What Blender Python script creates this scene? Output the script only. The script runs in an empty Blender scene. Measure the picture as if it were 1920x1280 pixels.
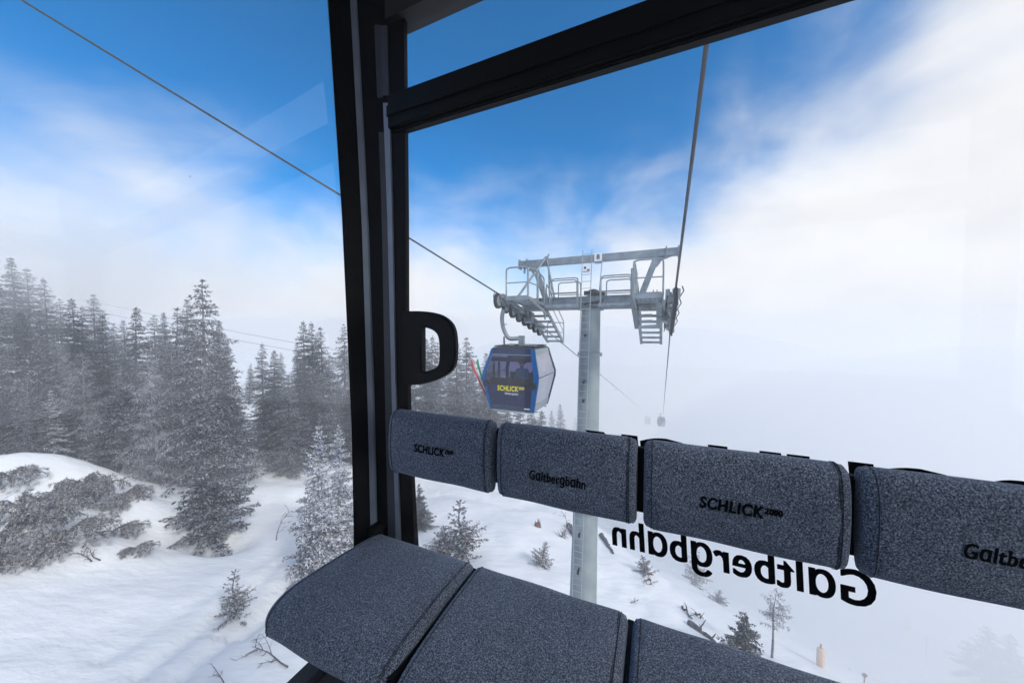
import bpy, bmesh, math, random
import numpy as np
from mathutils import Vector, Matrix

S = bpy.context.scene
R = math.radians
# ------------------------------------------------------------------ camera
F = 621.0                      # focal length in pixels of the 1920 wide photo
PITCH = R(2.0)
cam_d = bpy.data.cameras.new("camera")
cam_d.sensor_width = 36.0
cam_d.lens = F / 1920.0 * 36.0
cam_d.clip_start = 0.02
cam_d.clip_end = 5000
cam = bpy.data.objects.new("camera", cam_d)
S.collection.objects.link(cam)
cam.location = (0, 0, 0)
cam.rotation_euler = (R(90) - PITCH, 0, 0)
S.camera = cam

# ------------------------------------------------------------------ world
SUN_EL, SUN_AZ = R(38), R(135)       # azimuth measured from +Y towards +X
HAZE = 0.0036
W = bpy.data.worlds.new("World")
S.world = W
W.use_nodes = True
nt = W.node_tree
nt.nodes.clear()
def N(t, **kw):
    n = nt.nodes.new(t)
    for k, v in kw.items():
        setattr(n, k, v)
    return n
def L(a, b):
    nt.links.new(a, b)
def M2(op, a, b=None, c=None, clamp=False):
    n = nt.nodes.new("ShaderNodeMath"); n.operation = op; n.use_clamp = clamp
    for i, v in enumerate((a, b, c)):
        if v is None: continue
        if isinstance(v, (int, float)): n.inputs[i].default_value = v
        else: nt.links.new(v, n.inputs[i])
    return n.outputs[0]
out = N("ShaderNodeOutputWorld")
bg = N("ShaderNodeBackground"); bg.inputs["Strength"].default_value = 0.12
sky = N("ShaderNodeTexSky"); sky.sky_type = 'NISHITA'; sky.sun_disc = False
sky.sun_elevation = SUN_EL; sky.sun_rotation = SUN_AZ
sky.altitude = 2200; sky.air_density = 1.0; sky.dust_density = 0.1; sky.ozone_density = 5.0
tint = N("ShaderNodeMix", data_type='RGBA', blend_type='MULTIPLY')
tint.inputs[0].default_value = 1.0
L(sky.outputs[0], tint.inputs[6]); tint.inputs[7].default_value = (0.02, 0.88, 1.20, 1)
tc = N("ShaderNodeTexCoord")
sep = N("ShaderNodeSeparateXYZ"); L(tc.outputs["Generated"], sep.inputs[0])
az = M2('ARCTAN2', sep.outputs[0], sep.outputs[1])
azn = M2('MULTIPLY_ADD', az, 1 / 2.4, 0.5, clamp=True)          # -1.2..1.2 -> 0..1
ramp = N("ShaderNodeValToRGB"); L(azn, ramp.inputs[0])
ramp.color_ramp.interpolation = 'EASE'
pts = [(-1.2, .21), (-.99, .24), (-.81, .23), (-.52, .18), (-.25, .17), (.22, .17), (.45, .25), (.62, .36), (.8, .45), (.93, .55), (1.1, .62)]
els = ramp.color_ramp.elements
while len(els) < len(pts): els.new(0.5)
for e, (a, v) in zip(els, pts):
    e.position = (a + 1.2) / 2.4
    e.color = (v, v, v, 1)
mp = N("ShaderNodeMapping"); mp.inputs["Scale"].default_value = (1, 1, 1.6)
L(tc.outputs["Generated"], mp.inputs[0])
n1 = N("ShaderNodeTexNoise"); n1.inputs["Scale"].default_value = 2.6; n1.inputs["Detail"].default_value = 12
n1.inputs["Roughness"].default_value = 0.55; n1.inputs["Distortion"].default_value = 0.35
L(mp.outputs[0], n1.inputs["Vector"])
n2 = N("ShaderNodeTexNoise"); n2.inputs["Scale"].default_value = 6.0; n2.inputs["Detail"].default_value = 6
L(mp.outputs[0], n2.inputs["Vector"])
# cloudiness = thr - sin(el) + noise
cv = M2('SUBTRACT', ramp.outputs[0], sep.outputs[2])
cv = M2('ADD', cv, M2('MULTIPLY', M2('SUBTRACT', n1.outputs[0], 0.5), 0.50))
cv = M2('ADD', cv, M2('MULTIPLY', M2('SUBTRACT', n2.outputs[0], 0.5), 0.10))
zb = N("ShaderNodeMapRange", interpolation_type='SMOOTHSTEP'); L(sep.outputs[2], zb.inputs[0])
zb.inputs[1].default_value = .76; zb.inputs[2].default_value = .95; zb.inputs[4].default_value = 1.3
cv = M2('ADD', cv, zb.outputs[0])  # extra cloud overhead, out of view, added to whiten the light
mr = N("ShaderNodeMapRange", interpolation_type='SMOOTHERSTEP')
L(cv, mr.inputs[0]); mr.inputs[1].default_value = -0.30; mr.inputs[2].default_value = 0.17
cc = N("ShaderNodeValToRGB"); L(n2.outputs[0], cc.inputs[0])
cc.color_ramp.elements[0].position = .3; cc.color_ramp.elements[0].color = (5.05, 5.07, 5.3, 1)
cc.color_ramp.elements[1].position = .7; cc.color_ramp.elements[1].color = (5.7, 5.68, 5.78, 1)
mix = N("ShaderNodeMix", data_type='RGBA'); L(mr.outputs[0], mix.inputs[0])
L(tint.outputs[2], mix.inputs[6]); L(cc.outputs[0], mix.inputs[7])
L(mix.outputs[2], bg.inputs[0]); L(bg.outputs[0], out.inputs[0])

sd = bpy.data.lights.new("sun", 'SUN'); sd.energy = 1.5; sd.angle = R(12); sd.color = (1, .96, .9)
sun = bpy.data.objects.new("sun", sd); S.collection.objects.link(sun)
sdir = Vector((math.sin(SUN_AZ) * math.cos(SUN_EL), math.cos(SUN_AZ) * math.cos(SUN_EL), math.sin(SUN_EL)))
sun.rotation_euler = sdir.to_track_quat('Z', 'Y').to_euler()

S.view_settings.view_transform = 'Standard'
S.view_settings.look = 'None'
S.view_settings.exposure = 0.6
S.view_settings.gamma = 1.0
S.cycles.use_denoising = True
S.cycles.transparent_max_bounces = 16
S.cycles.max_bounces = 12
S.cycles.volume_bounces = 10

# ------------------------------------------------------------------ geometry of the view
cp, sp = math.cos(PITCH), math.sin(PITCH)
def ray(px, py):
    cx, cy = (px - 960) / F, (640 - py) / F
    return Vector((cx, cp + cy * sp, cy * cp - sp))
def at(px, py, d):
    return ray(px, py) * d
TH = R(23.5)
B = Vector((math.cos(TH), -math.sin(TH), 0))     # along the bench / the tower arms
NV = Vector((math.sin(TH), math.cos(TH), 0))     # along the rope, downhill
Z = Vector((0, 0, 1))
def cab(u, v, w): return B * u + NV * v + Z * w
def onv(px, py, v):
    r = ray(px, py); return r * (v / r.dot(NV))
def uw(px, py, v):
    p = onv(px, py, v); return p.dot(B), p.z

# ------------------------------------------------------------------ mesh helpers
class MB:
    def __init__(s): s.v = []; s.f = []
    def add(s, vs, fs):
        o = len(s.v); s.v += [tuple(v) for v in vs]; s.f += [tuple(i + o for i in f) for f in fs]
    def box(s, c, ax, ay, az):      # centre and three half axis vectors
        c = Vector(c); vs = []
        for i in (-1, 1):
            for j in (-1, 1):
                for k in (-1, 1): vs.append(c + ax * i + ay * j + az * k)
        fs = [(0, 1, 3, 2), (4, 6, 7, 5), (0, 4, 5, 1), (2, 3, 7, 6), (0, 2, 6, 4), (1, 5, 7, 3)]
        if ax.cross(ay).dot(az) < 0: fs = [f[::-1] for f in fs]
        s.add(vs, fs)
    def bar(s, a, b, w, h, up=Z):
        a, b = Vector(a), Vector(b); d = b - a; dn = d.normalized()
        sx = dn.cross(up)
        if sx.length < 1e-4: sx = dn.cross(Vector((1, 0, 0)))
        sx.normalize(); uy = sx.cross(dn)
        s.box((a + b) / 2, sx * w / 2, d / 2, uy * h / 2)
    def tube(s, pts, r, n=8, cap=True):
        pts = [Vector(p) for p in pts]; m = len(pts)
        rs = r if isinstance(r, (list, tuple)) else [r] * m
        d0 = (pts[1] - pts[0]).normalized()
        ref = Vector((0, 0, 1)) if abs(d0.z) < .9 else Vector((1, 0, 0))
        sx = d0.cross(ref).normalized(); vs = []
        for i, p in enumerate(pts):
            d = (pts[min(i + 1, m - 1)] - pts[max(i - 1, 0)])
            if d.length < 1e-9: d = d0
            d.normalize()
            sx = (sx - d * sx.dot(d)).normalized(); sy = d.cross(sx)
            for k in range(n):
                a = 2 * math.pi * k / n
                vs.append(p + (sx * math.cos(a) + sy * math.sin(a)) * rs[i])
        fs = []
        for i in range(m - 1):
            for k in range(n):
                k2 = (k + 1) % n
                fs.append((i * n + k, i * n + k2, (i + 1) * n + k2, (i + 1) * n + k))
        if cap:
            fs.append(tuple(range(n))[::-1]); fs.append(tuple((m - 1) * n + k for k in range(n)))
        s.add(vs, fs)
    def lathe(s, c, axis, prof, n=24):   # prof: (radius, along)
        axis = axis.normalized(); ref = Z if abs(axis.z) < .9 else Vector((1, 0, 0))
        sx = axis.cross(ref).normalized(); sy = axis.cross(sx); c = Vector(c); vs = []
        for r, h in prof:
            for k in range(n):
                a = 2 * math.pi * k / n
                vs.append(c + axis * h + (sx * math.cos(a) + sy * math.sin(a)) * r)
        fs = [(i * n + k, i * n + (k + 1) % n, (i + 1) * n + (k + 1) % n, (i + 1) * n + k) for i in range(len(prof) - 1) for k in range(n)]
        fs.append(tuple(range(n))[::-1]); fs.append(tuple((len(prof) - 1) * n + k for k in range(n)))
        s.add(vs, fs)
    def prism(s, poly, d):            # extrude a polygon (list of points) by d
        n = len(poly); d = Vector(d)
        vs = [Vector(p) for p in poly] + [Vector(p) + d for p in poly]
        s.add(vs, [tuple(range(n))[::-1], tuple(range(n, 2 * n))] + [(i, (i + 1) % n, (i + 1) % n + n, i + n) for i in range(n)])
    def build(s, name, m, parent=None, smooth=False, bevel=0, origin=None):
        me = bpy.data.meshes.new(name)
        vs = s.v
        if origin is not None:
            o = Vector(origin); vs = [(v[0] - o.x, v[1] - o.y, v[2] - o.z) for v in vs]
        me.from_pydata(vs, [], s.f); me.update()
        me.materials.append(m)
        if bevel:
            bm = bmesh.new(); bm.from_mesh(me)
            bmesh.ops.bevel(bm, geom=[e for e in bm.edges if e.calc_length() > bevel * 2.5], offset=bevel, segments=2, affect='EDGES', clamp_overlap=True)
            bm.to_mesh(me); bm.free()
        if smooth:
            me.polygons.foreach_set("use_smooth", [True] * len(me.polygons))
            if smooth != 'all':
                try: me.set_sharp_from_angle(angle=R(40))
                except Exception: pass
        ob = bpy.data.objects.new(name, me); S.collection.objects.link(ob)
        if origin is not None: ob.location = origin
        if parent is not None:
            ob.parent = parent
            if origin is None and parent.type == 'EMPTY':
                ob.location = -Vector(parent.location)     # meshes are in world coordinates
        return ob
def empty(name, loc=(0, 0, 0)):
    o = bpy.data.objects.new(name, None); S.collection.objects.link(o); o.location = loc
    o.empty_display_size = .3
    return o
def tag(o, label=None, cat=None, group=None, kind=None):
    if label: o["label"] = label
    if cat: o["category"] = cat
    if group: o["group"] = group
    if kind: o["kind"] = kind
    return o

def catmull(pts, per=6, closed=False):
    pts = [Vector(p) for p in pts]; n = len(pts); res = []
    rng = n if closed else n - 1
    for i in range(rng):
        if closed: p0, p1, p2, p3 = pts[(i - 1) % n], pts[i], pts[(i + 1) % n], pts[(i + 2) % n]
        else: p0, p1, p2, p3 = pts[max(i - 1, 0)], pts[i], pts[i + 1], pts[min(i + 2, n - 1)]
        for k in range(per):
            t = k / per
            res.append(0.5 * ((2 * p1) + (-p0 + p2) * t + (2 * p0 - 5 * p1 + 4 * p2 - p3) * t * t + (-p0 + 3 * p1 - 3 * p2 + p3) * t ** 3))
    if not closed: res.append(pts[-1])
    return res

# ------------------------------------------------------------------ materials
def mat(name, col, rough=.6, metal=0.0, var=0.0, scale=5.0, bump=0.0, bscale=40.0, spec=.5, detail=5, sheen=0.0, col2=None, coord='Object'):
    m = bpy.data.materials.new(name); m.use_nodes = True; t = m.node_tree; b = t.nodes["Principled BSDF"]
    b.inputs["Base Color"].default_value = (*col, 1); b.inputs["Roughness"].default_value = rough
    b.inputs["Metallic"].default_value = metal; b.inputs["Specular IOR Level"].default_value = spec
    if sheen:
        b.inputs["Sheen Weight"].default_value = sheen; b.inputs["Sheen Roughness"].default_value = .5
    tcn = t.nodes.new("ShaderNodeTexCoord")
    if var or col2:
        n = t.nodes.new("ShaderNodeTexNoise"); n.inputs["Scale"].default_value = scale; n.inputs["Detail"].default_value = detail
        t.links.new(tcn.outputs[coord], n.inputs["Vector"])
        r = t.nodes.new("ShaderNodeValToRGB"); t.links.new(n.outputs[0], r.inputs[0])
        r.color_ramp.elements[0].position = .32; r.color_ramp.elements[1].position = .68
        a = tuple(c * (1 - var) for c in col); c2 = col2 or tuple(min(1, c * (1 + var)) for c in col)
        r.color_ramp.elements[0].color = (*a, 1); r.color_ramp.elements[1].color = (*c2, 1)
        t.links.new(r.outputs[0], b.inputs["Base Color"])
    if bump:
        n = t.nodes.new("ShaderNodeTexNoise"); n.inputs["Scale"].default_value = bscale; n.inputs["Detail"].default_value = 4
        t.links.new(tcn.outputs[coord], n.inputs["Vector"])
        bp = t.nodes.new("ShaderNodeBump"); bp.inputs["Strength"].default_value = bump; bp.inputs["Distance"].default_value = 1.0 / bscale
        t.links.new(n.outputs[0], bp.inputs["Height"]); t.links.new(bp.outputs[0], b.inputs["Normal"])
    return m

def fabric(name):
    m = bpy.data.materials.new(name); m.use_nodes = True; t = m.node_tree; b = t.nodes["Principled BSDF"]
    b.inputs["Roughness"].default_value = .95; b.inputs["Specular IOR Level"].default_value = .15
    b.inputs["Sheen Weight"].default_value = .35; b.inputs["Sheen Roughness"].default_value = .45
    b.inputs["Sheen Tint"].default_value = (.75, .85, 1, 1)
    tcn = t.nodes.new("ShaderNodeTexCoord")
    mpn = t.nodes.new("ShaderNodeMapping"); mpn.inputs["Rotation"].default_value = (.3, .5, .4)
    t.links.new(tcn.outputs["Object"], mpn.inputs[0])
    a = t.nodes.new("ShaderNodeTexNoise"); a.inputs["Scale"].default_value = 300; a.inputs["Detail"].default_value = 3; a.inputs["Roughness"].default_value = .65
    a.inputs["Distortion"].default_value = .6
    t.links.new(mpn.outputs[0], a.inputs["Vector"])
    r = t.nodes.new("ShaderNodeValToRGB"); t.links.new(a.outputs[0], r.inputs[0])
    e = r.color_ramp.elements
    e[0].position = .36; e[0].color = (.018, .022, .033, 1)
    e[1].position = .66; e[1].color = (.34, .39, .48, 1)
    k = e.new(.5); k.color = (.090, .108, .145, 1)
    g = t.nodes.new("ShaderNodeTexNoise"); g.inputs["Scale"].default_value = 9; g.inputs["Detail"].default_value = 3
    t.links.new(tcn.outputs["Object"], g.inputs["Vector"])
    mx = t.nodes.new("ShaderNodeMix"); mx.data_type = 'RGBA'; mx.blend_type = 'MULTIPLY'; mx.inputs[0].default_value = 1
    gr = t.nodes.new("ShaderNodeMapRange"); gr.inputs[3].default_value = .78; gr.inputs[4].default_value = 1.22
    t.links.new(g.outputs[0], gr.inputs[0]); t.links.new(r.outputs[0], mx.inputs[6]); t.links.new(gr.outputs[0], mx.inputs[7])
    t.links.new(mx.outputs[2], b.inputs["Base Color"])
    bp = t.nodes.new("ShaderNodeBump"); bp.inputs["Strength"].default_value = 1.0; bp.inputs["Distance"].default_value = .003
    t.links.new(a.outputs[0], bp.inputs["Height"]); t.links.new(bp.outputs[0], b.inputs["Normal"])
    return m

def glass(name, tintc=(.97, .985, 1), refl=.05, dirt_refl=0.0, dirt_refl_col=(.8, .85, .9), rough=0.0, spots=False):
    """thin pane: straight-through tinted transparency, a Fresnel reflection and a pale film of frost, grime or painted reflection"""
    m = bpy.data.materials.new(name); m.use_nodes = True; t = m.node_tree; t.nodes.clear()
    o = t.nodes.new("ShaderNodeOutputMaterial"); tr = t.nodes.new("ShaderNodeBsdfTransparent"); tr.inputs[0].default_value = (*tintc, 1)
    gl = t.nodes.new("ShaderNodeBsdfGlossy"); gl.inputs["Roughness"].default_value = rough; gl.inputs[0].default_value = (1, 1, 1, 1)
    fr = t.nodes.new("ShaderNodeFresnel"); fr.inputs[0].default_value = 1.45
    ml = t.nodes.new("ShaderNodeMath"); ml.operation = 'MULTIPLY'; ml.inputs[1].default_value = refl / .035
    ml.use_clamp = True
    t.links.new(fr.outputs[0], ml.inputs[0])
    mx = t.nodes.new("ShaderNodeMixShader"); t.links.new(ml.outputs[0], mx.inputs[0]); t.links.new(tr.outputs[0], mx.inputs[1]); t.links.new(gl.outputs[0], mx.inputs[2])
    last = mx
    if dirt_refl:
        df = t.nodes.new("ShaderNodeBsdfDiffuse"); df.inputs[0].default_value = (*dirt_refl_col, 1)
        tl = t.nodes.new("ShaderNodeBsdfTranslucent"); tl.inputs[0].default_value = (*dirt_refl_col, 1)
        md = t.nodes.new("ShaderNodeMixShader"); md.inputs[0].default_value = .5
        t.links.new(df.outputs[0], md.inputs[1]); t.links.new(tl.outputs[0], md.inputs[2])
        tcn = t.nodes.new("ShaderNodeTexCoord"); n = t.nodes.new("ShaderNodeTexNoise"); n.inputs["Scale"].default_value = 2.2; n.inputs["Detail"].default_value = 6
        t.links.new(tcn.outputs["Object"], n.inputs["Vector"])
        mr_ = t.nodes.new("ShaderNodeMapRange"); mr_.inputs[1].default_value = .35; mr_.inputs[2].default_value = .75
        mr_.inputs[3].default_value = dirt_refl * (.3 if dirt_refl < .5 else .8); mr_.inputs[4].default_value = dirt_refl
        t.links.new(n.outputs[0], mr_.inputs[0])
        m3 = t.nodes.new("ShaderNodeMixShader"); t.links.new(mr_.outputs[0], m3.inputs[0]); t.links.new(mx.outputs[0], m3.inputs[1]); t.links.new(md.outputs[0], m3.inputs[2])
        last = m3
    if spots:
        tcs = t.nodes.new("ShaderNodeTexCoord"); vo = t.nodes.new("ShaderNodeTexVoronoi"); vo.inputs["Scale"].default_value = 9
        t.links.new(tcs.outputs["Object"], vo.inputs["Vector"])
        sc_ = t.nodes.new("ShaderNodeSeparateColor"); t.links.new(vo.outputs["Color"], sc_.inputs[0])
        rad_ = t.nodes.new("ShaderNodeMath"); rad_.operation = 'MULTIPLY_ADD'; rad_.inputs[1].default_value = .022; rad_.inputs[2].default_value = .008
        t.links.new(sc_.outputs[1], rad_.inputs[0])
        lt = t.nodes.new("ShaderNodeMath"); lt.operation = 'LESS_THAN'; t.links.new(vo.outputs["Distance"], lt.inputs[0]); t.links.new(rad_.outputs[0], lt.inputs[1])
        gt = t.nodes.new("ShaderNodeMath"); gt.operation = 'GREATER_THAN'; t.links.new(sc_.outputs[0], gt.inputs[0]); gt.inputs[1].default_value = .55
        ml2 = t.nodes.new("ShaderNodeMath"); ml2.operation = 'MULTIPLY'; t.links.new(lt.outputs[0], ml2.inputs[0]); t.links.new(gt.outputs[0], ml2.inputs[1])
        m4 = t.nodes.new("ShaderNodeMath"); m4.operation = 'MULTIPLY'; m4.inputs[1].default_value = .45; t.links.new(ml2.outputs[0], m4.inputs[0])
        gg_ = t.nodes.new("ShaderNodeBsdfGlossy"); gg_.inputs["Roughness"].default_value = .25; gg_.inputs[0].default_value = (.8, .85, .9, 1)
        m5 = t.nodes.new("ShaderNodeMixShader"); t.links.new(m4.outputs[0], m5.inputs[0]); t.links.new(last.outputs[0], m5.inputs[1]); t.links.new(gg_.outputs[0], m5.inputs[2]); last = m5
    t.links.new(last.outputs[0], o.inputs[0])
    return m

def foliage(name, dark, mid, frost, p_frost, var_scale=.6):
    """needles: each spray takes its own shade, frosted ones lighter"""
    m = bpy.data.materials.new(name); m.use_nodes = True; t = m.node_tree; b = t.nodes["Principled BSDF"]
    b.inputs["Roughness"].default_value = .85; b.inputs["Specular IOR Level"].default_value = .2
    g = t.nodes.new("ShaderNodeNewGeometry"); r = t.nodes.new("ShaderNodeValToRGB")
    tcn = t.nodes.new("ShaderNodeTexCoord"); n = t.nodes.new("ShaderNodeTexNoise"); n.inputs["Scale"].default_value = var_scale; n.inputs["Detail"].default_value = 4
    t.links.new(tcn.outputs["Object"], n.inputs["Vector"])
    s = t.nodes.new("ShaderNodeMath"); s.operation = 'MULTIPLY_ADD'; s.inputs[1].default_value = .9; s.inputs[2].default_value = -.45
    t.links.new(n.outputs[0], s.inputs[0])
    a = t.nodes.new("ShaderNodeMath"); a.operation = 'ADD'; t.links.new(g.outputs["Random Per Island"], a.inputs[0]); t.links.new(s.outputs[0], a.inputs[1])
    t.links.new(a.outputs[0], r.inputs[0])
    e = r.color_ramp.elements
    e[0].position = 0; e[0].color = (*dark, 1); e[1].position = min(.97, 1 - p_frost + .22); e[1].color = (*frost, 1)
    k = e.new(max(.05, 1 - p_frost - .25)); k.color = (*mid, 1)
    t.links.new(r.outputs[0], b.inputs["Base Color"])
    return m

M = {}
M['fabric'] = fabric("grey wool fabric")
M['thread'] = mat("dark thread", (.012, .015, .022), .8)
M['print'] = mat("black print", (.003, .003, .004), .9, spec=.05)
M['black'] = mat("black plastic frame", (.0028, .0028, .0036), .5, spec=.16, var=.25, scale=30, bump=.15, bscale=300)
M['rubber'] = mat("rubber seal", (.007, .007, .008), .6)
M['alu'] = mat("anodised rail", (.22, .25, .31), .45, metal=.3, var=.08, scale=12)
M['darkalu'] = mat("dark anodised rail", (.05, .052, .065), .45, metal=.2, var=.12, scale=10)
M['floor'] = mat("cabin floor rubber", (.03, .032, .035), .7, bump=.3, bscale=60)
M['glass'] = glass("cabin window", (.98, .99, .985), .03, dirt_refl=.012, spots=True)
M['glass_side'] = glass("side window with frost film", (.965, .98, .98), .035, dirt_refl=.04, dirt_refl_col=(.85, .87, .9), spots=True)
M['steel'] = mat("galvanised steel", (.19, .225, .25), .5, metal=.35, col2=(.31, .35, .375), scale=3.5, detail=8, bump=.1, bscale=25)
M['pylon'] = mat("galvanised pylon", (.21, .25, .27), .55, metal=.25, col2=(.33, .375, .38), scale=1.1, detail=9, bump=.08, bscale=12)
M['ladder'] = mat("bright ladder alloy", (.36, .39, .41), .4, metal=.3)
M['wire'] = mat("rope wire", (.085, .09, .10), .5, metal=.5)
M['sheave'] = mat("sheave rubber", (.028, .028, .032), .7)
M['hub'] = mat("sheave hub", (.30, .34, .36), .45, metal=.4)
M['darkmetal'] = mat("dark metal", (.03, .032, .036), .5, metal=.3)
M['cable'] = mat("black electrical cable", (.012, .012, .014), .5)
M['white'] = mat("white plate", (.78, .80, .82), .4)
M['blue'] = mat("blue cabin paint", (.001, .078, .24), .5, spec=.2, var=.05, scale=4)
M['navy'] = mat("dark navy panel", (.016, .024, .062), .2, var=.2, scale=5)
M['yellow'] = mat("yellow lettering", (.85, .72, .02), .5)
M['tint'] = glass("dark violet tinted window", (.36, .33, .48), .04)
M['tint_low'] = mat("dark navy lower panel", (.012, .015, .055), .3, var=.35, scale=3, spec=.3)
M['tint_side'] = glass("side window with painted reflection", (.62, .62, .70), .12, dirt_refl=.72, dirt_refl_col=(.56, .57, .68))  # milky reflection painted in as a pale diffuse film
M['bark'] = mat("conifer bark", (.05, .042, .042), .9, col2=(.20, .19, .20), scale=6, bump=.5, bscale=20)
M['barkpale'] = mat("frosted bark", (.11, .10, .10), .9, col2=(.36, .36, .38), scale=6)
M['redwood'] = mat("split red brown wood", (.13, .06, .05), .85, col2=(.26, .16, .14), scale=14, bump=.4, bscale=30)
M['twig'] = mat("bare twig bark", (.07, .055, .055), .9, col2=(.16, .14, .14), scale=9)
M['spruce'] = foliage("frosted spruce needles", (.011, .012, .014), (.042, .041, .049), (.36, .355, .39), .38)
M['spruce_dark'] = foliage("dark spruce needles", (.008, .010, .012), (.024, .026, .029), (.20, .21, .23), .24)
M['spruce_white'] = foliage("heavily rimed spruce needles", (.03, .031, .035), (.14, .142, .155), (.66, .67, .73), .55)
M['larch'] = foliage("rimed larch twigs", (.07, .068, .075), (.17, .165, .18), (.46, .46, .50), .5)
M['mugo'] = foliage("rimed mountain pine needles", (.035, .028, .026), (.11, .098, .098), (.50, .49, .51), .46, 1.5)
M['orange'] = mat("fog paled orange padding", (.80, .42, .20), .7, col2=(.85, .75, .68), scale=3)  # fading by the fog put into the colour as a paler orange
M['pole'] = mat("piste pole", (.38, .28, .28), .6)
M['skin'] = mat("skin", (.5, .32, .25), .6)
M['jacket_blue'] = mat("bright blue ski jacket", (.02, .38, .75), .6, var=.1)
M['jacket_dark'] = mat("dark ski jacket", (.015, .016, .022), .6, var=.1)
M['helmet'] = mat("black helmet", (.01, .01, .012), .35)
M['ski_red'] = mat("red ski", (.62, .04, .06), .35)
M['ski_green'] = mat("green ski", (.02, .42, .16), .35)
M['ski_white'] = mat("pale ski pole", (.6, .6, .62), .35)

# snow
m = bpy.data.materials.new("wind packed snow"); m.use_nodes = True; t = m.node_tree; b = t.nodes["Principled BSDF"]
b.inputs["Roughness"].default_value = .75; b.inputs["Specular IOR Level"].default_value = .25
tcn = t.nodes.new("ShaderNodeTexCoord")
n = t.nodes.new("ShaderNodeTexNoise"); n.inputs["Scale"].default_value = .35; n.inputs["Detail"].default_value = 6; t.links.new(tcn.outputs["Object"], n.inputs["Vector"])
r = t.nodes.new("ShaderNodeValToRGB"); t.links.new(n.outputs[0], r.inputs[0])
r.color_ramp.elements[0].position = .3; r.color_ramp.elements[0].color = (.78, .80, .83, 1)
r.color_ramp.elements[1].position = .7; r.color_ramp.elements[1].color = (.90, .91, .92, 1)
t.links.new(r.outputs[0], b.inputs["Base Color"])
n = t.nodes.new("ShaderNodeTexNoise"); n.inputs["Scale"].default_value = 2.2; n.inputs["Detail"].default_value = 9; n.inputs["Roughness"].default_value = .55
mpn = t.nodes.new("ShaderNodeMapping"); mpn.inputs["Scale"].default_value = (.45, 1, 1); mpn.inputs["Rotation"].default_value = (0, 0, R(40))
t.links.new(tcn.outputs["Object"], mpn.inputs[0]); t.links.new(mpn.outputs[0], n.inputs["Vector"])
bp = t.nodes.new("ShaderNodeBump"); bp.inputs["Strength"].default_value = .7; bp.inputs["Distance"].default_value = .14
t.links.new(n.outputs[0], bp.inputs["Height"]); t.links.new(bp.outputs[0], b.inputs["Normal"])
M['snow'] = m

# ------------------------------------------------------------------ terrain
rs = np.random.RandomState(5)
_tab = rs.rand(256, 256)
def vnoise(x, y):
    x = np.asarray(x, float); y = np.asarray(y, float)
    xi = np.floor(x).astype(int); yi = np.floor(y).astype(int); fx = x - xi; fy = y - yi
    fx = fx * fx * (3 - 2 * fx); fy = fy * fy * (3 - 2 * fy)
    a = _tab[xi % 256, yi % 256]; b_ = _tab[(xi + 1) % 256, yi % 256]; c = _tab[xi % 256, (yi + 1) % 256]; d = _tab[(xi + 1) % 256, (yi + 1) % 256]
    return (a * (1 - fx) + b_ * fx) * (1 - fy) + (c * (1 - fx) + d * fx) * fy - .5
def fbm(x, y, o=4):
    r_ = 0; a = 1.0
    for i in range(o):
        r_ = r_ + a * vnoise(x * 2 ** i + 17 * i, y * 2 ** i + 5 * i); a *= .5
    return r_
def softplus(x, k): return k * np.log1p(np.exp(np.clip(x / k, -30, 30)))
def gauss(x, y, cx, cy, rx, ry, rot=0.0):
    c, s_ = math.cos(rot), math.sin(rot); dx = x - cx; dy = y - cy
    a = (dx * c + dy * s_) / rx; b_ = (-dx * s_ + dy * c) / ry
    return np.exp(-(a * a + b_ * b_))
BUMPS = []      # (x, y, rx, ry, rot, h)
def height(x, y):
    x = np.asarray(x, float); y = np.asarray(y, float)
    s_ = x * NV.x + y * NV.y; u = x * B.x + y * B.y
    h = -10.0 - .25 * s_
    h = h + .15 * softplus(-u - 28, 5)
    e = .9 * x + .44 * y - 18.3
    h = h - .42 * softplus(e, .7) + .12 * softplus(e - 40, 5)
    h = h + fbm(x / 22.0, y / 22.0, 3) * 1.5 + fbm(x / 5.0 + 40, y / 5.0, 4) * .44
    for (cx, cy, rx, ry, ro, hh) in BUMPS: h = h + hh * gauss(x, y, cx, cy, rx, ry, ro)
    # old ski tracks and a groomed lane that crosses the near snow
    for (ax, ay, bx, by, wd, dp) in TRACKS:
        L_ = math.hypot(bx - ax, by - ay); tx, ty = (bx - ax) / L_, (by - ay) / L_
        al = (x - ax) * tx + (y - ay) * ty; la = -(x - ax) * ty + (y - ay) * tx + .5 * np.sin(al / 4.0)
        h = h - dp * np.exp(-(la / wd) ** 2) * (al > 0) * (al < L_)
    return h
TRACKS = []
def ground(px, py, dmin=6.0):
    r_ = ray(px, py); d = dmin
    while d < 400:
        p = r_ * d
        if p.z < float(height(p.x, p.y)):
            lo, hi = d - .25 - d * .01, d
            for _ in range(14):
                mi = (lo + hi) / 2; q = r_ * mi
                if q.z < float(height(q.x, q.y)): hi = mi
                else: lo = mi
            return r_ * hi
        d += .25 + d * .01
    return r_ * 400
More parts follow.
